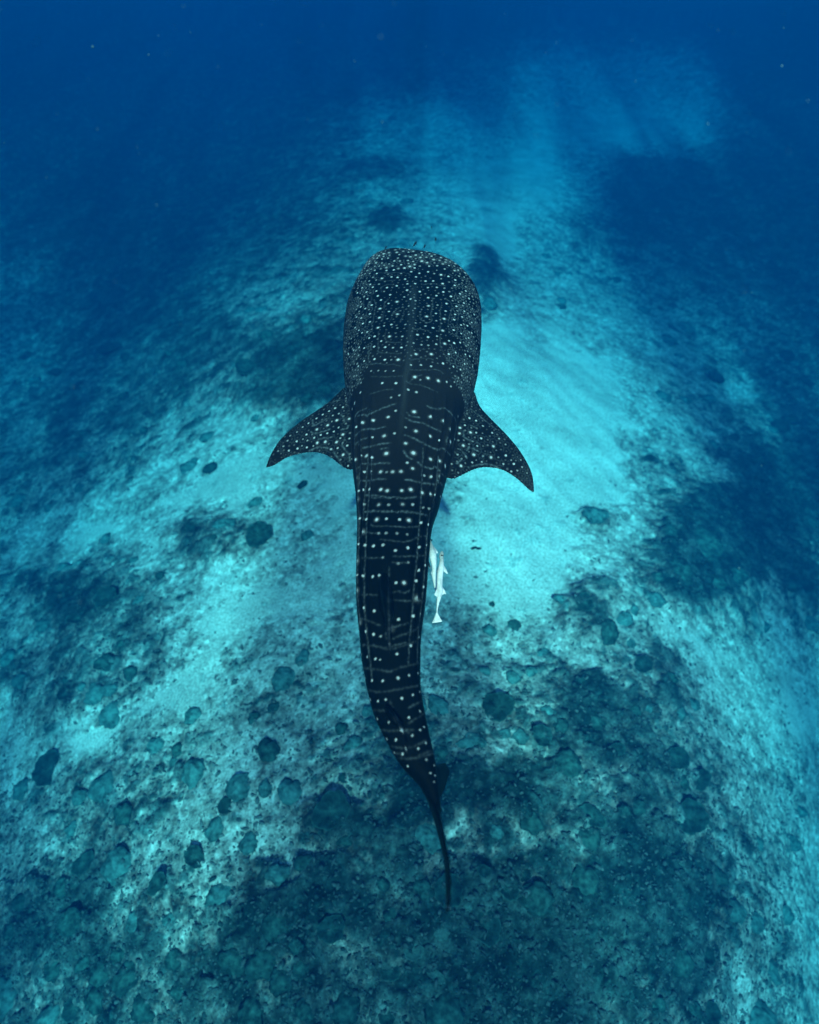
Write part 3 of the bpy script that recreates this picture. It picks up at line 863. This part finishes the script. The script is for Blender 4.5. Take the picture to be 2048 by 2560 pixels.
def skin_material():
    m, nt, bs, out = mat_new('whale_shark_skin')
    def attr(n):
        a = nt.nodes.new('ShaderNodeAttribute')
        a.attribute_name = n
        return a.outputs['Fac']
    def mix(a, b, f):
        x = nt.nodes.new('ShaderNodeMix')
        x.data_type = 'RGBA'
        x.clamp_factor = True
        for s, v in ((6, a), (7, b)):
            if isinstance(v, tuple):
                x.inputs[s].default_value = (*v, 1)
            else:
                nt.links.new(v, x.inputs[s])
        nt.links.new(f, x.inputs[0])
        return x.outputs[2]
    c = mix((0.0008, 0.0026, 0.0032), (0.0075, 0.0090, 0.0092), attr('grey'))
    c = mix(c, (0.068, 0.092, 0.098), attr('line'))
    c = mix(c, (0.42, 0.47, 0.47), attr('spot'))
    c = mix(c, (0.60, 0.60, 0.56), attr('belly'))
    no = nt.nodes.new('ShaderNodeTexNoise')
    no.inputs['Scale'].default_value = 90
    no.inputs['Detail'].default_value = 3
    g = nt.nodes.new('ShaderNodeNewGeometry')
    nt.links.new(g.outputs['Position'], no.inputs['Vector'])
    mr = nt.nodes.new('ShaderNodeMapRange')
    mr.inputs['From Min'].default_value = 0.3
    mr.inputs['From Max'].default_value = 0.7
    mr.inputs['To Min'].default_value = 0.75
    mr.inputs['To Max'].default_value = 1.25
    nt.links.new(no.outputs['Fac'], mr.inputs['Value'])
    x = nt.nodes.new('ShaderNodeMix')
    x.data_type = 'RGBA'
    x.blend_type = 'MULTIPLY'
    x.inputs[0].default_value = 1
    nt.links.new(c, x.inputs[6])
    nt.links.new(mr.outputs[0], x.inputs[7])
    nt.links.new(x.outputs[2], bs.inputs['Base Color'])
    bs.inputs['Roughness'].default_value = 0.55
    bs.inputs['Specular IOR Level'].default_value = 0.035
    bp = nt.nodes.new('ShaderNodeBump')
    bp.inputs['Strength'].default_value = 0.12
    bp.inputs['Distance'].default_value = 0.004
    nt.links.new(no.outputs['Fac'], bp.inputs['Height'])
    nt.links.new(bp.outputs[0], bs.inputs['Normal'])
    return m

shark_me = shark_mesh()
print('shark verts', len(shark_me.vertices))
paint_shark(shark_me)
skin = skin_material()
sc_ = np.array([xc_at(4.2), 4.2, ZS - 0.5])
shark = empty('whale_shark', sc_, 'huge dark whale shark covered in white spots, gliding away above the reef', 'whale shark')
link_mesh('body', shark_me, skin, shark)

def simple_mat(name, col, rough=0.7, spec=0.1, noise=None):
    m, nt, bs, out = mat_new(name)
    bs.inputs['Base Color'].default_value = (*col, 1)
    bs.inputs['Roughness'].default_value = rough
    bs.inputs['Specular IOR Level'].default_value = spec
    if noise:
        g = nt.nodes.new('ShaderNodeNewGeometry')
        no = nt.nodes.new('ShaderNodeTexNoise')
        no.inputs['Scale'].default_value = noise[0]
        no.inputs['Detail'].default_value = 5
        no.inputs['Roughness'].default_value = 0.65
        nt.links.new(g.outputs['Position'], no.inputs['Vector'])
        mr = nt.nodes.new('ShaderNodeMapRange')
        mr.inputs['From Min'].default_value = 0.3
        mr.inputs['From Max'].default_value = 0.7
        mr.inputs['To Min'].default_value = noise[1]
        mr.inputs['To Max'].default_value = noise[2]
        nt.links.new(no.outputs['Fac'], mr.inputs['Value'])
        mx = nt.nodes.new('ShaderNodeMix')
        mx.data_type = 'RGBA'
        mx.blend_type = 'MULTIPLY'
        mx.inputs[0].default_value = 1
        a_ = nt.nodes.new('ShaderNodeAttribute')
        a_.attribute_name = 'tint'
        m0 = nt.nodes.new('ShaderNodeMix')
        m0.data_type = 'RGBA'
        m0.blend_type = 'MIX'
        m0.inputs[6].default_value = (*col, 1)
        m0.inputs[7].default_value = (*(noise[3] if len(noise) > 3 else col), 1)
        nt.links.new(a_.outputs['Fac'], m0.inputs[0])
        nt.links.new(m0.outputs[2], mx.inputs[6])
        nt.links.new(mr.outputs[0], mx.inputs[7])
        nt.links.new(mx.outputs[2], bs.inputs['Base Color'])
    return m

M_EYE = simple_mat('dark_eye', (0.004, 0.004, 0.005), 0.15, 0.4)

def ball(name, p, r, mat, parent, sq=(1, 1, 1)):
    me = bpy.data.meshes.new(name)
    bm = bmesh.new()
    bmesh.ops.create_uvsphere(bm, u_segments=14, v_segments=9, radius=1)
    for v in bm.verts:
        v.co = Vector((p[0] + v.co.x * r * sq[0], p[1] + v.co.y * r * sq[1], p[2] + v.co.z * r * sq[2]))
    for f in bm.faces:
        f.smooth = True
    bm.to_mesh(me)
    bm.free()
    return link_mesh(name, me, mat, parent)

for sg in (-1, 1):
    ye = YH - 0.24
    ball('eye', (xc_at(ye) + sg * (hw_at(ye) - 0.015), ye, ZS - 0.03), 0.035, M_EYE, shark, (.7, 1, 1))

# ------------------------------------------------------------------ the two pale suckerfish beside the shark
def fused(name, parts, vox, it=2):
    bm = bmesh.new()
    for V, F4, F3 in parts:
        vs = [bm.verts.new(v) for v in V]
        for f in list(F4) + list(F3):
            try:
                bm.faces.new([vs[i] for i in f])
            except ValueError:
                pass
    bmesh.ops.recalc_face_normals(bm, faces=bm.faces)
    me = bpy.data.meshes.new(name)
    bm.to_mesh(me)
    bm.free()
    tmp = bpy.data.objects.new(name, me)
    C.objects.link(tmp)
    md = tmp.modifiers.new('r', 'REMESH')
    md.mode = 'VOXEL'
    md.voxel_size = vox
    ms = tmp.modifiers.new('s', 'SMOOTH')
    ms.iterations = it
    out = bpy.data.meshes.new_from_object(tmp.evaluated_get(bpy.context.evaluated_depsgraph_get()))
    bpy.data.objects.remove(tmp)
    bpy.data.meshes.remove(me)
    out.polygons.foreach_set('use_smooth', np.full(len(out.polygons), True))
    out.name = name
    return out

M_REMORA = simple_mat('pale_fish_skin', (0.74, 0.76, 0.74), 0.5, 0.1, (45, 0.75, 1.12, (0.12, 0.15, 0.155)))
M_DISC = simple_mat('grey_sucking_disc', (0.30, 0.33, 0.32), 0.7, 0.05)

def remora(rows, fins, zf, label, head_px, disc=None, eye=None):
    """rows and fin outlines in pixels of a photo crop that starts at (1060, 1340), 9.375 to the photo pixel"""
    def w(a, b, z=zf):
        return at(1060 + a / 9.375, 1340 + b / 9.375, z)
    R_ = []
    yy = np.array([r[0] for r in rows], float)
    n = 70
    ys_ = np.linspace(yy[0], yy[-1], n)
    xl = np.interp(ys_, yy, [r[1] for r in rows])
    xr = np.interp(ys_, yy, [r[2] for r in rows])
    for it in range(3):
        xl[1:-1] = (xl[:-2] + 2 * xl[1:-1] + xl[2:]) / 4
        xr[1:-1] = (xr[:-2] + 2 * xr[1:-1] + xr[2:]) / 4
    for y, a, b in zip(ys_, xl, xr):
        p, q = w(a, y), w(b, y)
        c, h = (p + q) / 2, max((q[0] - p[0]) / 2, 0.004)
        v = (y - yy[0]) / (yy[-1] - yy[0])
        hz = h * (0.62 + 0.35 * smooth01(0.1, 0.4, v) * (1 - smooth01(0.8, 1, v)))
        t = np.linspace(0, 2 * math.pi, 24, endpoint=False)
        R_.append(np.stack([c[0] + h * np.cos(t), np.full(24, c[1]), c[2] + hz * np.sin(t)], -1))
    parts = [loft(np.array(R_))]
    for lead, trail, dz in fins:
        L = [w(a, b, zf + dz * i / max(1, len(lead) - 1)) for i, (a, b) in enumerate(lead)]
        T = [w(a, b, zf + dz * i / max(1, len(trail) - 1)) for i, (a, b) in enumerate(trail)]
        parts.append(fin_loft(L, T, 0.022, 0.010, 24, 14, None, 0.013))
    me = fused('body', parts, 0.0034)
    co = np.empty(len(me.vertices) * 3, np.float32)
    me.vertices.foreach_get('co', co)
    co = co.reshape(-1, 3)
    hp = w(*head_px)
    far_ = np.hypot(co[:, 0] - hp[0], co[:, 1] - hp[1])
    add_float(me, 'tint', np.clip(0.75 * (1 - smooth01(0.02, 0.20, far_)) + 0.9 * np.clip(fbm(co[:, 0] * 50, co[:, 1] * 9, 3, 5) - 0.5, 0, 1), 0, 1))
    base = w(330 if disc is None else 380, 900, zf - 0.06)
    e = empty('remora', base, label, 'suckerfish', 'pale suckerfish beside the whale shark')
    link_mesh('body', me, M_REMORA, e)
    if disc:
        a, b = w(*disc[0]), w(*disc[1])
        c = (a + b) / 2
        ln = np.linalg.norm(b - a) / 2
        bm = bmesh.new()
        bmesh.ops.create_uvsphere(bm, u_segments=20, v_segments=10, radius=1)
        ang = math.atan2(b[1] - a[1], b[0] - a[0])
        for v in bm.verts:
            x, y, z = v.co.x * ln, v.co.y * 0.017, v.co.z * 0.010
            z *= 1 + 0.25 * math.sin(x / ln * 26)
            v.co = Vector((c[0] + x * math.cos(ang) - y * math.sin(ang), c[1] + x * math.sin(ang) + y * math.cos(ang), zf + disc[2] + z))
        for f in bm.faces:
            f.smooth = True
        dm = bpy.data.meshes.new('sucking_disc')
        bm.to_mesh(dm)
        bm.free()
        link_mesh('sucking_disc', dm, M_DISC, e)
    for ep in eye or ():
        p = w(ep[0], ep[1])
        ball('eye', (p[0], p[1], zf + ep[2]), 0.0062, M_EYE, e)
    return e

remora([(345, 424, 438), (390, 408, 446), (450, 393, 455), (520, 380, 462), (600, 366, 465), (680, 350, 470), (800, 322, 464), (900, 306, 452), (1000, 300, 442), (1100, 299, 438), (1200, 296, 438),
        (1300, 299, 438), (1400, 301, 418), (1500, 300, 386), (1600, 297, 352), (1700, 292, 330), (1780, 289, 324), (1830, 286, 330)],
       [([(400, 640), (355, 690), (320, 770), (297, 842)], [(420, 800), (390, 820), (345, 828), (300, 846)], -0.03),
        ([(440, 640), (475, 690), (522, 770), (562, 880)], [(440, 800), (470, 840), (520, 880), (552, 893)], -0.02),
        ([(340, 1210), (285, 1250), (245, 1365)], [(340, 1450), (298, 1430), (252, 1385)], 0.02),
        ([(400, 1170), (450, 1210), (492, 1270), (525, 1362)], [(400, 1430), (440, 1385), (480, 1360), (522, 1366)], -0.02),
        ([(296, 1770), (264, 1855), (222, 1950), (180, 2042)], [(318, 1770), (350, 1850), (400, 1925), (452, 2002)], 0.0)],
       7.72, 'pale suckerfish seen whole beside the whale shark, its forked tail lowest', (420, 350), ((424, 400), (392, 590), 0.026), ((412, 516, 0.036), (436, 516, 0.03)))
remora([(95, 150, 160), (150, 146, 182), (200, 143, 208), (300, 134, 246), (400, 126, 288), (500, 132, 300), (600, 156, 300), (700, 182, 296), (800, 188, 292), (900, 176, 292), (1000, 197, 296), (1100, 216, 296),
        (1200, 240, 306), (1300, 262, 340), (1400, 300, 372), (1480, 326, 372)],
       [([(210, 220), (255, 270), (300, 330), (345, 405)], [(240, 400), (280, 410), (310, 414), (340, 412)], -0.02),
        ([(200, 780), (185, 820), (163, 868)], [(205, 930), (190, 930), (170, 890)], 0.0),
        ([(345, 1470), (335, 1540), (322, 1580)], [(350, 1470), (350, 1540), (345, 1580)], 0.0)],
       7.58, 'pale suckerfish tucked against the flank of the whale shark, half hidden behind another', (155, 100), None, ((178, 132, 0.022),))

# ------------------------------------------------------------------ pilot fish ahead of the snout
M_PILOT = simple_mat('dark_fish_skin', (0.010, 0.014, 0.018), 0.6, 0.1)
def fish_mesh():
    n, k = 18, 12
    ring = []
    for i in range(n):
        v = i / (n - 1)
        wv = 0.085 * math.sin(math.pi * min(1, v * 1.02)) ** 0.7 * (1 - 0.55 * v) + 0.008
        hv = wv * 1.35
        t = np.linspace(0, 2 * math.pi, k, endpoint=False)
        ring.append(np.stack([wv * np.cos(t), np.full(k, 0.5 - v * 0.82), hv * np.sin(t)], -1))
    parts = [loft(np.array(ring))]
    for sg in (-1, 1):
        parts.append(fin_loft([(0, -0.28, 0), (0.01, -0.36, sg * 0.05), (0.02, -0.5, sg * 0.13)], [(0, -0.34, 0), (0.01, -0.40, sg * 0.03), (0.02, -0.5, sg * 0.12)], 0.03, 0.02, 10, 8, np.array([1.0, 0, 0]), 0.018))
        parts.append(fin_loft([(sg * 0.05, 0.22, -0.02), (sg * 0.14, 0.12, -0.04)], [(sg * 0.05, 0.12, -0.02), (sg * 0.13, 0.08, -0.04)], 0.03, 0.02, 8, 8, None, 0.016))
    parts.append(fin_loft([(0, 0.2, 0.07), (0, 0.05, 0.14), (0, -0.1, 0.13)], [(0, -0.14, 0.04), (0, -0.15, 0.08), (0, -0.14, 0.12)], 0.03, 0.02, 10, 8, np.array([1.0, 0, 0]), 0.016))
    return fused('pilot_fish', parts, 0.012, 1)
fm = fish_mesh()
for i, (hx, hy, tx, ty, z, lab) in enumerate((
        (1042, 603.5, 1031, 619, 8.5, 'small dark slender fish, the longest slanting one before the snout of the whale shark'),
        (1064, 611, 1057.5, 623, 8.5, 'small dark slender fish between two others, closest to the middle of the snout'),
        (1089.5, 593, 1089, 606, 8.5, 'small dark slender fish pointing straight ahead, right of its fellows'),
        (966.5, 616, 961, 624, 8.4, 'small faint fish above the left corner of the snout of the whale shark'),
        (1078.5, 565.5, 1079.5, 574, 8.0, 'faint small fish swimming farthest ahead of the whale shark'))):
    a, b = at(hx, hy, z), at(tx, ty, z)
    o = link_mesh('pilot_fish', fm if i == 0 else fm, None)
    if i == 0:
        fm.materials.append(M_PILOT)
    d = a - b
    o.location = (a + b) / 2
    o.rotation_euler = (0, 0, math.atan2(-d[0], d[1]))
    ln = np.linalg.norm(d)
    o.scale = (max(ln, 0.085),) * 3
    tag(o, lab, 'fish', 'small fish swimming ahead of the snout')

# ------------------------------------------------------------------ corals that can be told apart
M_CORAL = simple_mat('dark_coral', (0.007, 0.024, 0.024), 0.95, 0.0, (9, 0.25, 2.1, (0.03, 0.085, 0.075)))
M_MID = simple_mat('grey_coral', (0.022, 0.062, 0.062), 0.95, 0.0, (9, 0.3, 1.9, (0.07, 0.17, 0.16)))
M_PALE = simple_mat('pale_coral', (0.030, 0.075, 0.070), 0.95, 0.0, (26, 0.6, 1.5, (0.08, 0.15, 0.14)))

def boulder(seed):
    r = np.random.default_rng(seed)
    bm = bmesh.new()
    bmesh.ops.create_icosphere(bm, subdivisions=4, radius=1)
    co = np.array([v.co[:] for v in bm.verts])
    ph = r.uniform(0, 50, 6)
    lob = 0.22 * (fbm(co[:, 0] * 1.6 + ph[0], co[:, 1] * 1.6 + ph[1] + co[:, 2], 2, seed) - 0.5) * 2
    knob = 0.16 * (fbm(co[:, 0] * 5 + ph[2] + co[:, 2] * 2, co[:, 1] * 5 + ph[3] - co[:, 2] * 2, 3, seed + 1, 0.6) - 0.5) * 2
    co2 = co * (1 + lob + knob)[:, None]
    co2[:, 2] = np.where(co2[:, 2] < 0, co2[:, 2] * 0.4, co2[:, 2] * 0.5)
    for v, c in zip(bm.verts, co2):
        v.co = Vector(c)
    for f in bm.faces:
        f.smooth = True
    me = bpy.data.meshes.new('coral_head')
    bm.to_mesh(me)
    bm.free()
    add_float(me, 'tint', np.clip(0.10 + 0.45 * np.clip(co[:, 2], 0, 1) ** 2 + 2.2 * knob, 0, 0.9))  # lit tops painted in: tint lightens with height and on raised knobs
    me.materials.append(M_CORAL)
    return me

def plate(seed, cup=0.12):
    """a flat round coral: rough upper side, thin wavy rim a little paler, short foot"""
    r = np.random.default_rng(seed)
    k = 56
    th = np.linspace(0, 2 * math.pi, k, endpoint=False)
    rim = 1 + 0.09 * np.sin(2 * th + r.uniform(0, 6)) + 0.06 * np.sin(3 * th + r.uniform(0, 6)) + 0.04 * np.sin(7 * th + r.uniform(0, 6)) + 0.025 * np.sin(13 * th + r.uniform(0, 6))
    rr = [0.02, 0.12, 0.25, 0.4, 0.55, 0.7, 0.82, 0.91, 0.97, 1.0, 0.985, 0.9, 0.6, 0.3, 0.22]
    zz = [0, 0.0, .01, .03, .05, .07, .085, .10, .105, .095, .07, .045, -.02, -.10, -.42]
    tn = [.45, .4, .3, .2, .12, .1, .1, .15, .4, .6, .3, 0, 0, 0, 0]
    rings, tint = [], []
    for q, (a, z0) in enumerate(zip(rr, zz)):
        rad = a * (1 + (rim - 1) * a)
        nz = (fbm(np.cos(th) * a * 7 + seed, np.sin(th) * a * 7, 3, seed) - 0.5) * (0.16 if q < 9 else 0.03)
        rings.append(np.stack([rad * np.cos(th), rad * np.sin(th), z0 + cup * a * a * (q < 11) + nz + 0.30], -1))
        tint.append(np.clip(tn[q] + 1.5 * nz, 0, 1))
    V, F4, F3 = loft(np.array(rings))
    bm = bmesh.new()
    vs = [bm.verts.new(v) for v in V]
    for f in list(F4) + list(F3):
        bm.faces.new([vs[i] for i in f]).smooth = True
    bmesh.ops.recalc_face_normals(bm, faces=bm.faces)
    me = bpy.data.meshes.new('plate_coral')
    bm.to_mesh(me)
    bm.free()
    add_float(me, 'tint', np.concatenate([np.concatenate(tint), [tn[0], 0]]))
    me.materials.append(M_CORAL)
    return me

HEADS = [boulder(s_) for s_ in (3, 5, 8, 13, 21, 34)]
PLATES = [plate(s_, c_) for s_, c_ in ((2, .10), (6, .16), (9, .06), (12, .13))]
def pale_of(me):
    m = me.copy()
    m.materials.clear()
    m.materials.append(M_PALE)
    return m
PALE_PLATES = [pale_of(p) for p in PLATES[:2]]
PALE_HEADS = [pale_of(p) for p in HEADS[:2]]
def mid_of(me):
    m = me.copy()
    m.materials.clear()
    m.materials.append(M_MID)
    return m
MID_HEADS = [mid_of(p) for p in HEADS]
TAKEN = []
def put_coral(kind, px, py, rpx, label, group=None, sq=1.0, rot=None, world=None, rad=None):
    if world is None:
        p = on_ground(px, py)
        r_ = rpx * mpp_at(p)
    else:
        p, r_ = world, rad
    me = rnd.choice({'head': HEADS, 'plate': PLATES, 'pale_plate': PALE_PLATES, 'pale_head': PALE_HEADS, 'mid_head': MID_HEADS}[kind])
    nm = 'plate_coral' if 'plate' in kind else 'coral_head'
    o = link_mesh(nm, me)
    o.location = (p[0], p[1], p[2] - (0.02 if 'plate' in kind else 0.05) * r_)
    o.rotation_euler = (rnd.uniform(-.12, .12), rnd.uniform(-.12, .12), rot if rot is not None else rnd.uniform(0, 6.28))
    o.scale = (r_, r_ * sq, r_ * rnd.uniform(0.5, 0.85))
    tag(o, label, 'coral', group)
    TAKEN.append((p[0], p[1], r_))
    return o
def mpp_at(p):
    return TH / 1280 * float(pix(np.array(p))[2])

GP, GH = 'flat plate corals on the reef', 'rounded coral heads on the reef'
for kind, px, py, rp, sq, lab, g in (
        ('plate', 830, 2030, 46, 1, 'broad round plate coral with paler centre, largest one left of the narrow tail', GP),
        ('plate', 1354, 1842, 27, 1, 'round plate coral with pale rim on dark reef, right of the tail fin root', GP),
        ('plate', 1545, 1873, 17, 1, 'small pale-rimmed plate coral right of the bigger rimmed plate beyond the tail', GP),
        ('plate', 1209, 2178, 16, 1, 'small round plate coral just right of the thin upper tail lobe', GP),
        ('plate', 1311, 2191, 15, 1, 'little plate coral with bright rim, right of the round one beside the tail tip', GP),
        ('pale_head', 1105, 2330, 21, .9, 'pale rounded coral head just below the tip of the tail', GH),
        ('plate', 1217, 2320, 42, .8, 'wide dark plate coral lower right of the tail tip', GP),
        ('plate', 1270, 2225, 28, .8, 'oval dark plate coral stacked above the wide one near the tail tip', GP),
        ('pale_plate', 1088, 2437, 28, .45, 'pale oblong plate coral at the bottom, below the tail tip', GP),
        ('pale_plate', 1035, 2380, 25, .8, 'pale ragged plate coral at the bottom, left of the pale oblong one', GP),
        ('pale_head', 1171, 2265, 12, .7, 'tiny pale coral knob right of the very end of the tail', GH),
        ('plate', 568, 2016, 22, 1, 'dark ring shaped plate coral on pale rubble at lower left', GP),
        ('head', 672, 1876, 36, .7, 'wide dark coral mound on rubble left of where the tail narrows', GH),
        ('head', 855, 1823, 17, 1, 'single dark coral head on pale rubble close to the left of the tail stalk', GH),
        ('head', 635, 1796, 16, 1, 'dark coral head directly above the wide mound left of the tail', GH),
        ('head', 686, 1770, 20, .8, 'dark coral head above and right of its neighbour left of the tail', GH),
        ('plate', 861, 1946, 14, 1, 'little round plate coral below the tail stalk, above the broad round plate', GP),
        ('head', 447, 1876, 18, 1, 'near black coral head standing alone below the pale sand streak at left', GH),
        ('head', 329, 1683, 20, 1.2, 'dark coral head just above the pale sand streak at left', GH),
        ('head', 403, 1439, 15, 1, 'dark coral head on rubble left of the middle of the shark', GH),
        ('head', 308, 2037, 22, 1.3, 'tall dark coral mound standing at the far lower left', GH),
        ('plate', 528, 1175, 22, .8, 'dark flat coral on pale ground below the tip of the left pectoral fin', GP),
        ('plate', 757, 1214, 15, .7, 'small ring of coral on pale sand under the left pectoral fin', GP),
        ('head', 1284, 1565, 19, .9, 'dark coral head below the bright sand, right of the suckerfish', GH),
        ('head', 1230, 1510, 8, 1, 'tiny dark coral head by itself, straight below the bright sand patch', GH),
        ('mid_head', 1490, 1287, 32, .9, 'big lone coral head at the right edge of the sand', GH),
        ('head', 1403, 767, 13, 1, 'small dark coral head on pale ground, right of the shark head', GH),
        ('head', 1537, 700, 15, 1, 'small dark coral head far right of the snout, beyond the sand', GH),
        ('head', 1760, 1360, 50, 1, 'great dark coral mound at far right, upper part of the black thicket', GH),
        ('head', 1700, 1430, 40, .8, 'great dark coral mound at far right, lower edge of the black thicket', GH),
        ('mid_head', 560, 1310, 30, .6, 'long low dark coral mound on the pale slope below the left fin', GH)):
    put_coral(kind, px, py, rp, lab, g, sq)

def where(px, py):
    side = 'left' if px < 1000 else 'right'
    if py < 640:
        return 'on the far slope %s of the snout' % side
    if py < 1150:
        return 'level with the shark head, %s side' % side
    if py < 1500:
        return ('level with the shark middle, far %s' if (px < 560 or px > 1500) else 'close to the %s flank of the shark') % side
    if py < 1950:
        return ('far out %s of the shark tail' if (px < 500 or px > 1550) else 'near the %s side of the shark tail') % side
    return ('at the lower %s of the photo' if (px < 500 or px > 1550) else 'below the shark, %s of its tail tip') % side
n_ = 0
for k in range(9000):
    if n_ >= 250:
        break
    px, py = rnd.uniform(10, 2040), 300 + 2250 * rnd.random() ** 0.8
    p = on_ground(px, py)
    _, c_, rf_ = ground(p[0], p[1])
    if not (0.38 < c_ < 0.98) or rnd.random() > c_:
        continue
    if 700 < px < 1300 and 600 < py < 1500 and (abs(px - 1030) < 190):
        continue
    dist_ = float(pix(p)[2])
    r_ = rnd.uniform(0.10, 0.20) + 0.16 * rnd.random() ** 3 + 0.006 * max(0, dist_ - 13)
    if any(math.hypot(p[0] - a, p[1] - b) < 0.75 * (r_ + c2) for a, b, c2 in TAKEN):
        continue
    size = 'tiny' if r_ < 0.14 else 'small' if r_ < 0.19 else 'middling' if r_ < 0.25 else 'large'
    bed = 'pale rubble' if c_ < 0.55 else 'mottled rubble' if c_ < 0.72 else 'dark reef'
    if py >= 640 and rnd.random() < (0.2 if c_ > 0.6 else 0.06):
        lab = '%s flat plate coral on %s %s' % (size, bed, where(px, py))
        put_coral('plate', 0, 0, 0, lab, lab[:1].lower() + lab[1:].replace('coral', 'corals', 1), rnd.uniform(.7, 1), None, p, r_ * 1.15)
    else:
        lab = '%s round coral head on %s %s' % (size, bed, where(px, py))
        put_coral('head' if c_ > 0.76 else 'mid_head', 0, 0, 0, lab, lab.replace('head', 'heads', 1), rnd.uniform(.65, 1), None, p, r_)
    n_ += 1

# ------------------------------------------------------------------ a sea cucumber on the sand
def sea_cucumber():
    pts = [on_ground(1060 + 0, 1300)] * 0
    src = [(1177, 1371), (1181, 1374), (1185, 1371.5), (1190, 1370.5), (1195, 1373), (1200, 1373.5), (1203, 1371)]
    P = np.array([on_ground(*q) for q in src])
    m = P[:, 2].mean()
    rings = []
    n = 40
    tt = np.linspace(0, len(P) - 1, n)
    path = np.stack([np.interp(tt, np.arange(len(P)), P[:, i]) for i in range(3)], -1)
    for it in range(3):
        path[1:-1] = (path[:-2] + 2 * path[1:-1] + path[2:]) / 4
    for i in range(n):
        d = path[min(i + 1, n - 1)] - path[max(i - 1, 0)]
        d = d / np.linalg.norm(d)
        s_ = np.array([-d[1], d[0], 0])
        v = i / (n - 1)
        r_ = 0.030 * math.sqrt(max(0.03, 1 - abs(2 * v - 1) ** 4)) * (1 + 0.08 * math.sin(i * 1.3))
        t = np.linspace(0, 2 * math.pi, 14, endpoint=False)
        rings.append(path[i] + np.outer(np.cos(t), s_) * r_ + np.outer(np.sin(t), [0, 0, 1]) * r_ + np.array([0, 0, 0.03]))
    V, F4, F3 = loft(np.array(rings))
    bm = bmesh.new()
    vs = [bm.verts.new(v) for v in V]
    for f in list(F4) + list(F3):
        bm.faces.new([vs[j] for j in f]).smooth = True
    bmesh.ops.recalc_face_normals(bm, faces=bm.faces)
    me = bpy.data.meshes.new('sea_cucumber')
    bm.to_mesh(me)
    bm.free()
    o = link_mesh('sea_cucumber', me, simple_mat('sea_cucumber_skin', (0.010, 0.022, 0.022), 0.9, 0.0))
    tag(o, 'dark wavy sea cucumber lying on the pale sand right of the suckerfish', 'sea cucumber')
sea_cucumber()

# ------------------------------------------------------------------ broken coral litter, past counting
def rubble():
    n = 26000
    bm = bmesh.new()
    bmesh.ops.create_icosphere(bm, subdivisions=1, radius=1)
    base = np.array([v.co[:] for v in bm.verts])
    faces = np.array([[v.index for v in f.verts] for f in bm.faces])
    bm.free()
    VV, FF, TT = [], [], []
    cnt = 0
    while cnt < n:
        px, py = R.uniform(-250, 2300), 520 + 2200 * R.random() ** 0.75
        p = at(px, py, 0.0)
        z0, c_, rf_ = ground(p[0], p[1])
        if R.random() > smooth01(0.12, 0.5, c_) * 0.9 + 0.04:
            cnt += 0.2
            continue
        sz = 0.013 + 0.030 * R.random() ** 2.5
        v = base * (1 + R.uniform(-.3, .3, (len(base), 1)))
        v = v * (sz * np.array([R.uniform(.7, 2.0), R.uniform(.6, 1.1), R.uniform(.35, .7)]))
        a = R.uniform(0, 6.28)
        ca, sa = math.cos(a), math.sin(a)
        v = np.stack([v[:, 0] * ca - v[:, 1] * sa, v[:, 0] * sa + v[:, 1] * ca, v[:, 2]], -1)
        VV.append(v + np.array([p[0], p[1], z0 + sz * 0.15]))
        FF.append(faces + len(base) * len(FF))
        dark = R.random() < 0.35 + 0.45 * c_
        TT.append(np.full(len(base), (R.uniform(.35, .70) if c_ < 0.55 else R.uniform(0, .3)) if dark else R.uniform(.3, 1) * (1 - 0.55 * c_)))
        cnt += 1
    me = np_mesh('coral_rubble', np.concatenate(VV), np.concatenate(FF), True)
    add_float(me, 'tint', np.concatenate(TT))
    m = simple_mat('coral_rubble', (0.014, 0.036, 0.038), 1.0, 0.0, (30, 0.7, 1.3, (0.15, 0.19, 0.185)))
    tag(link_mesh('coral_rubble', me, m), kind='stuff')
rubble()

# ------------------------------------------------------------------ specks drifting in the water
def specks():
    oc = np.array([(1, 0, 0), (-1, 0, 0), (0, 1, 0), (0, -1, 0), (0, 0, 1), (0, 0, -1)], float)
    of = np.array([(0, 2, 4), (2, 1, 4), (1, 3, 4), (3, 0, 4), (2, 0, 5), (1, 2, 5), (3, 1, 5), (0, 3, 5)])
    known = [(952, 92, 3.2), (232, 117, 3.4), (372, 137, 2), (330 * 1.187, 432 * 1.187, 3), (956, 305, 2.4), (905, 476, 2), (155 * 1.187, 815 * 1.187, 2), (1955, 165, 2), (2020, 252, 2), (770, 300, 1.8),
             (200, 1505, 3), (230, 1508, 2), (150, 1490, 2), (1734, 1894, 2.2), (1480, 955, 2), (1848, 1420, 2), (1770, 310, 1.8), (1340, 340, 1.8), (525, 725, 1.8), (770, 790, 1.8)]
    for _ in range(170):
        known.append((rnd.uniform(0, 2048), 2560 * rnd.random() ** 1.5, rnd.uniform(0.8, 1.8)))
    VV, FF = [], []
    for i, (px, py, r) in enumerate(known):
        d = ray(px, py)
        dist = rnd.uniform(1.4, 3.6)
        p = CAM + d * dist
        rr = r * TH / 1280 * dist
        VV.append(p + oc * rr * np.array([rnd.uniform(.6, 1.3), rnd.uniform(.6, 1.3), rnd.uniform(.6, 1.3)]))
        FF.append(of + 6 * i)
    me = np_mesh('drifting_specks', np.concatenate(VV), np.concatenate(FF), True)
    o = link_mesh('drifting_specks', me, simple_mat('drifting_plankton', (0.05, 0.14, 0.165), 0.9, 0.0))
    tag(o, kind='stuff')
specks()
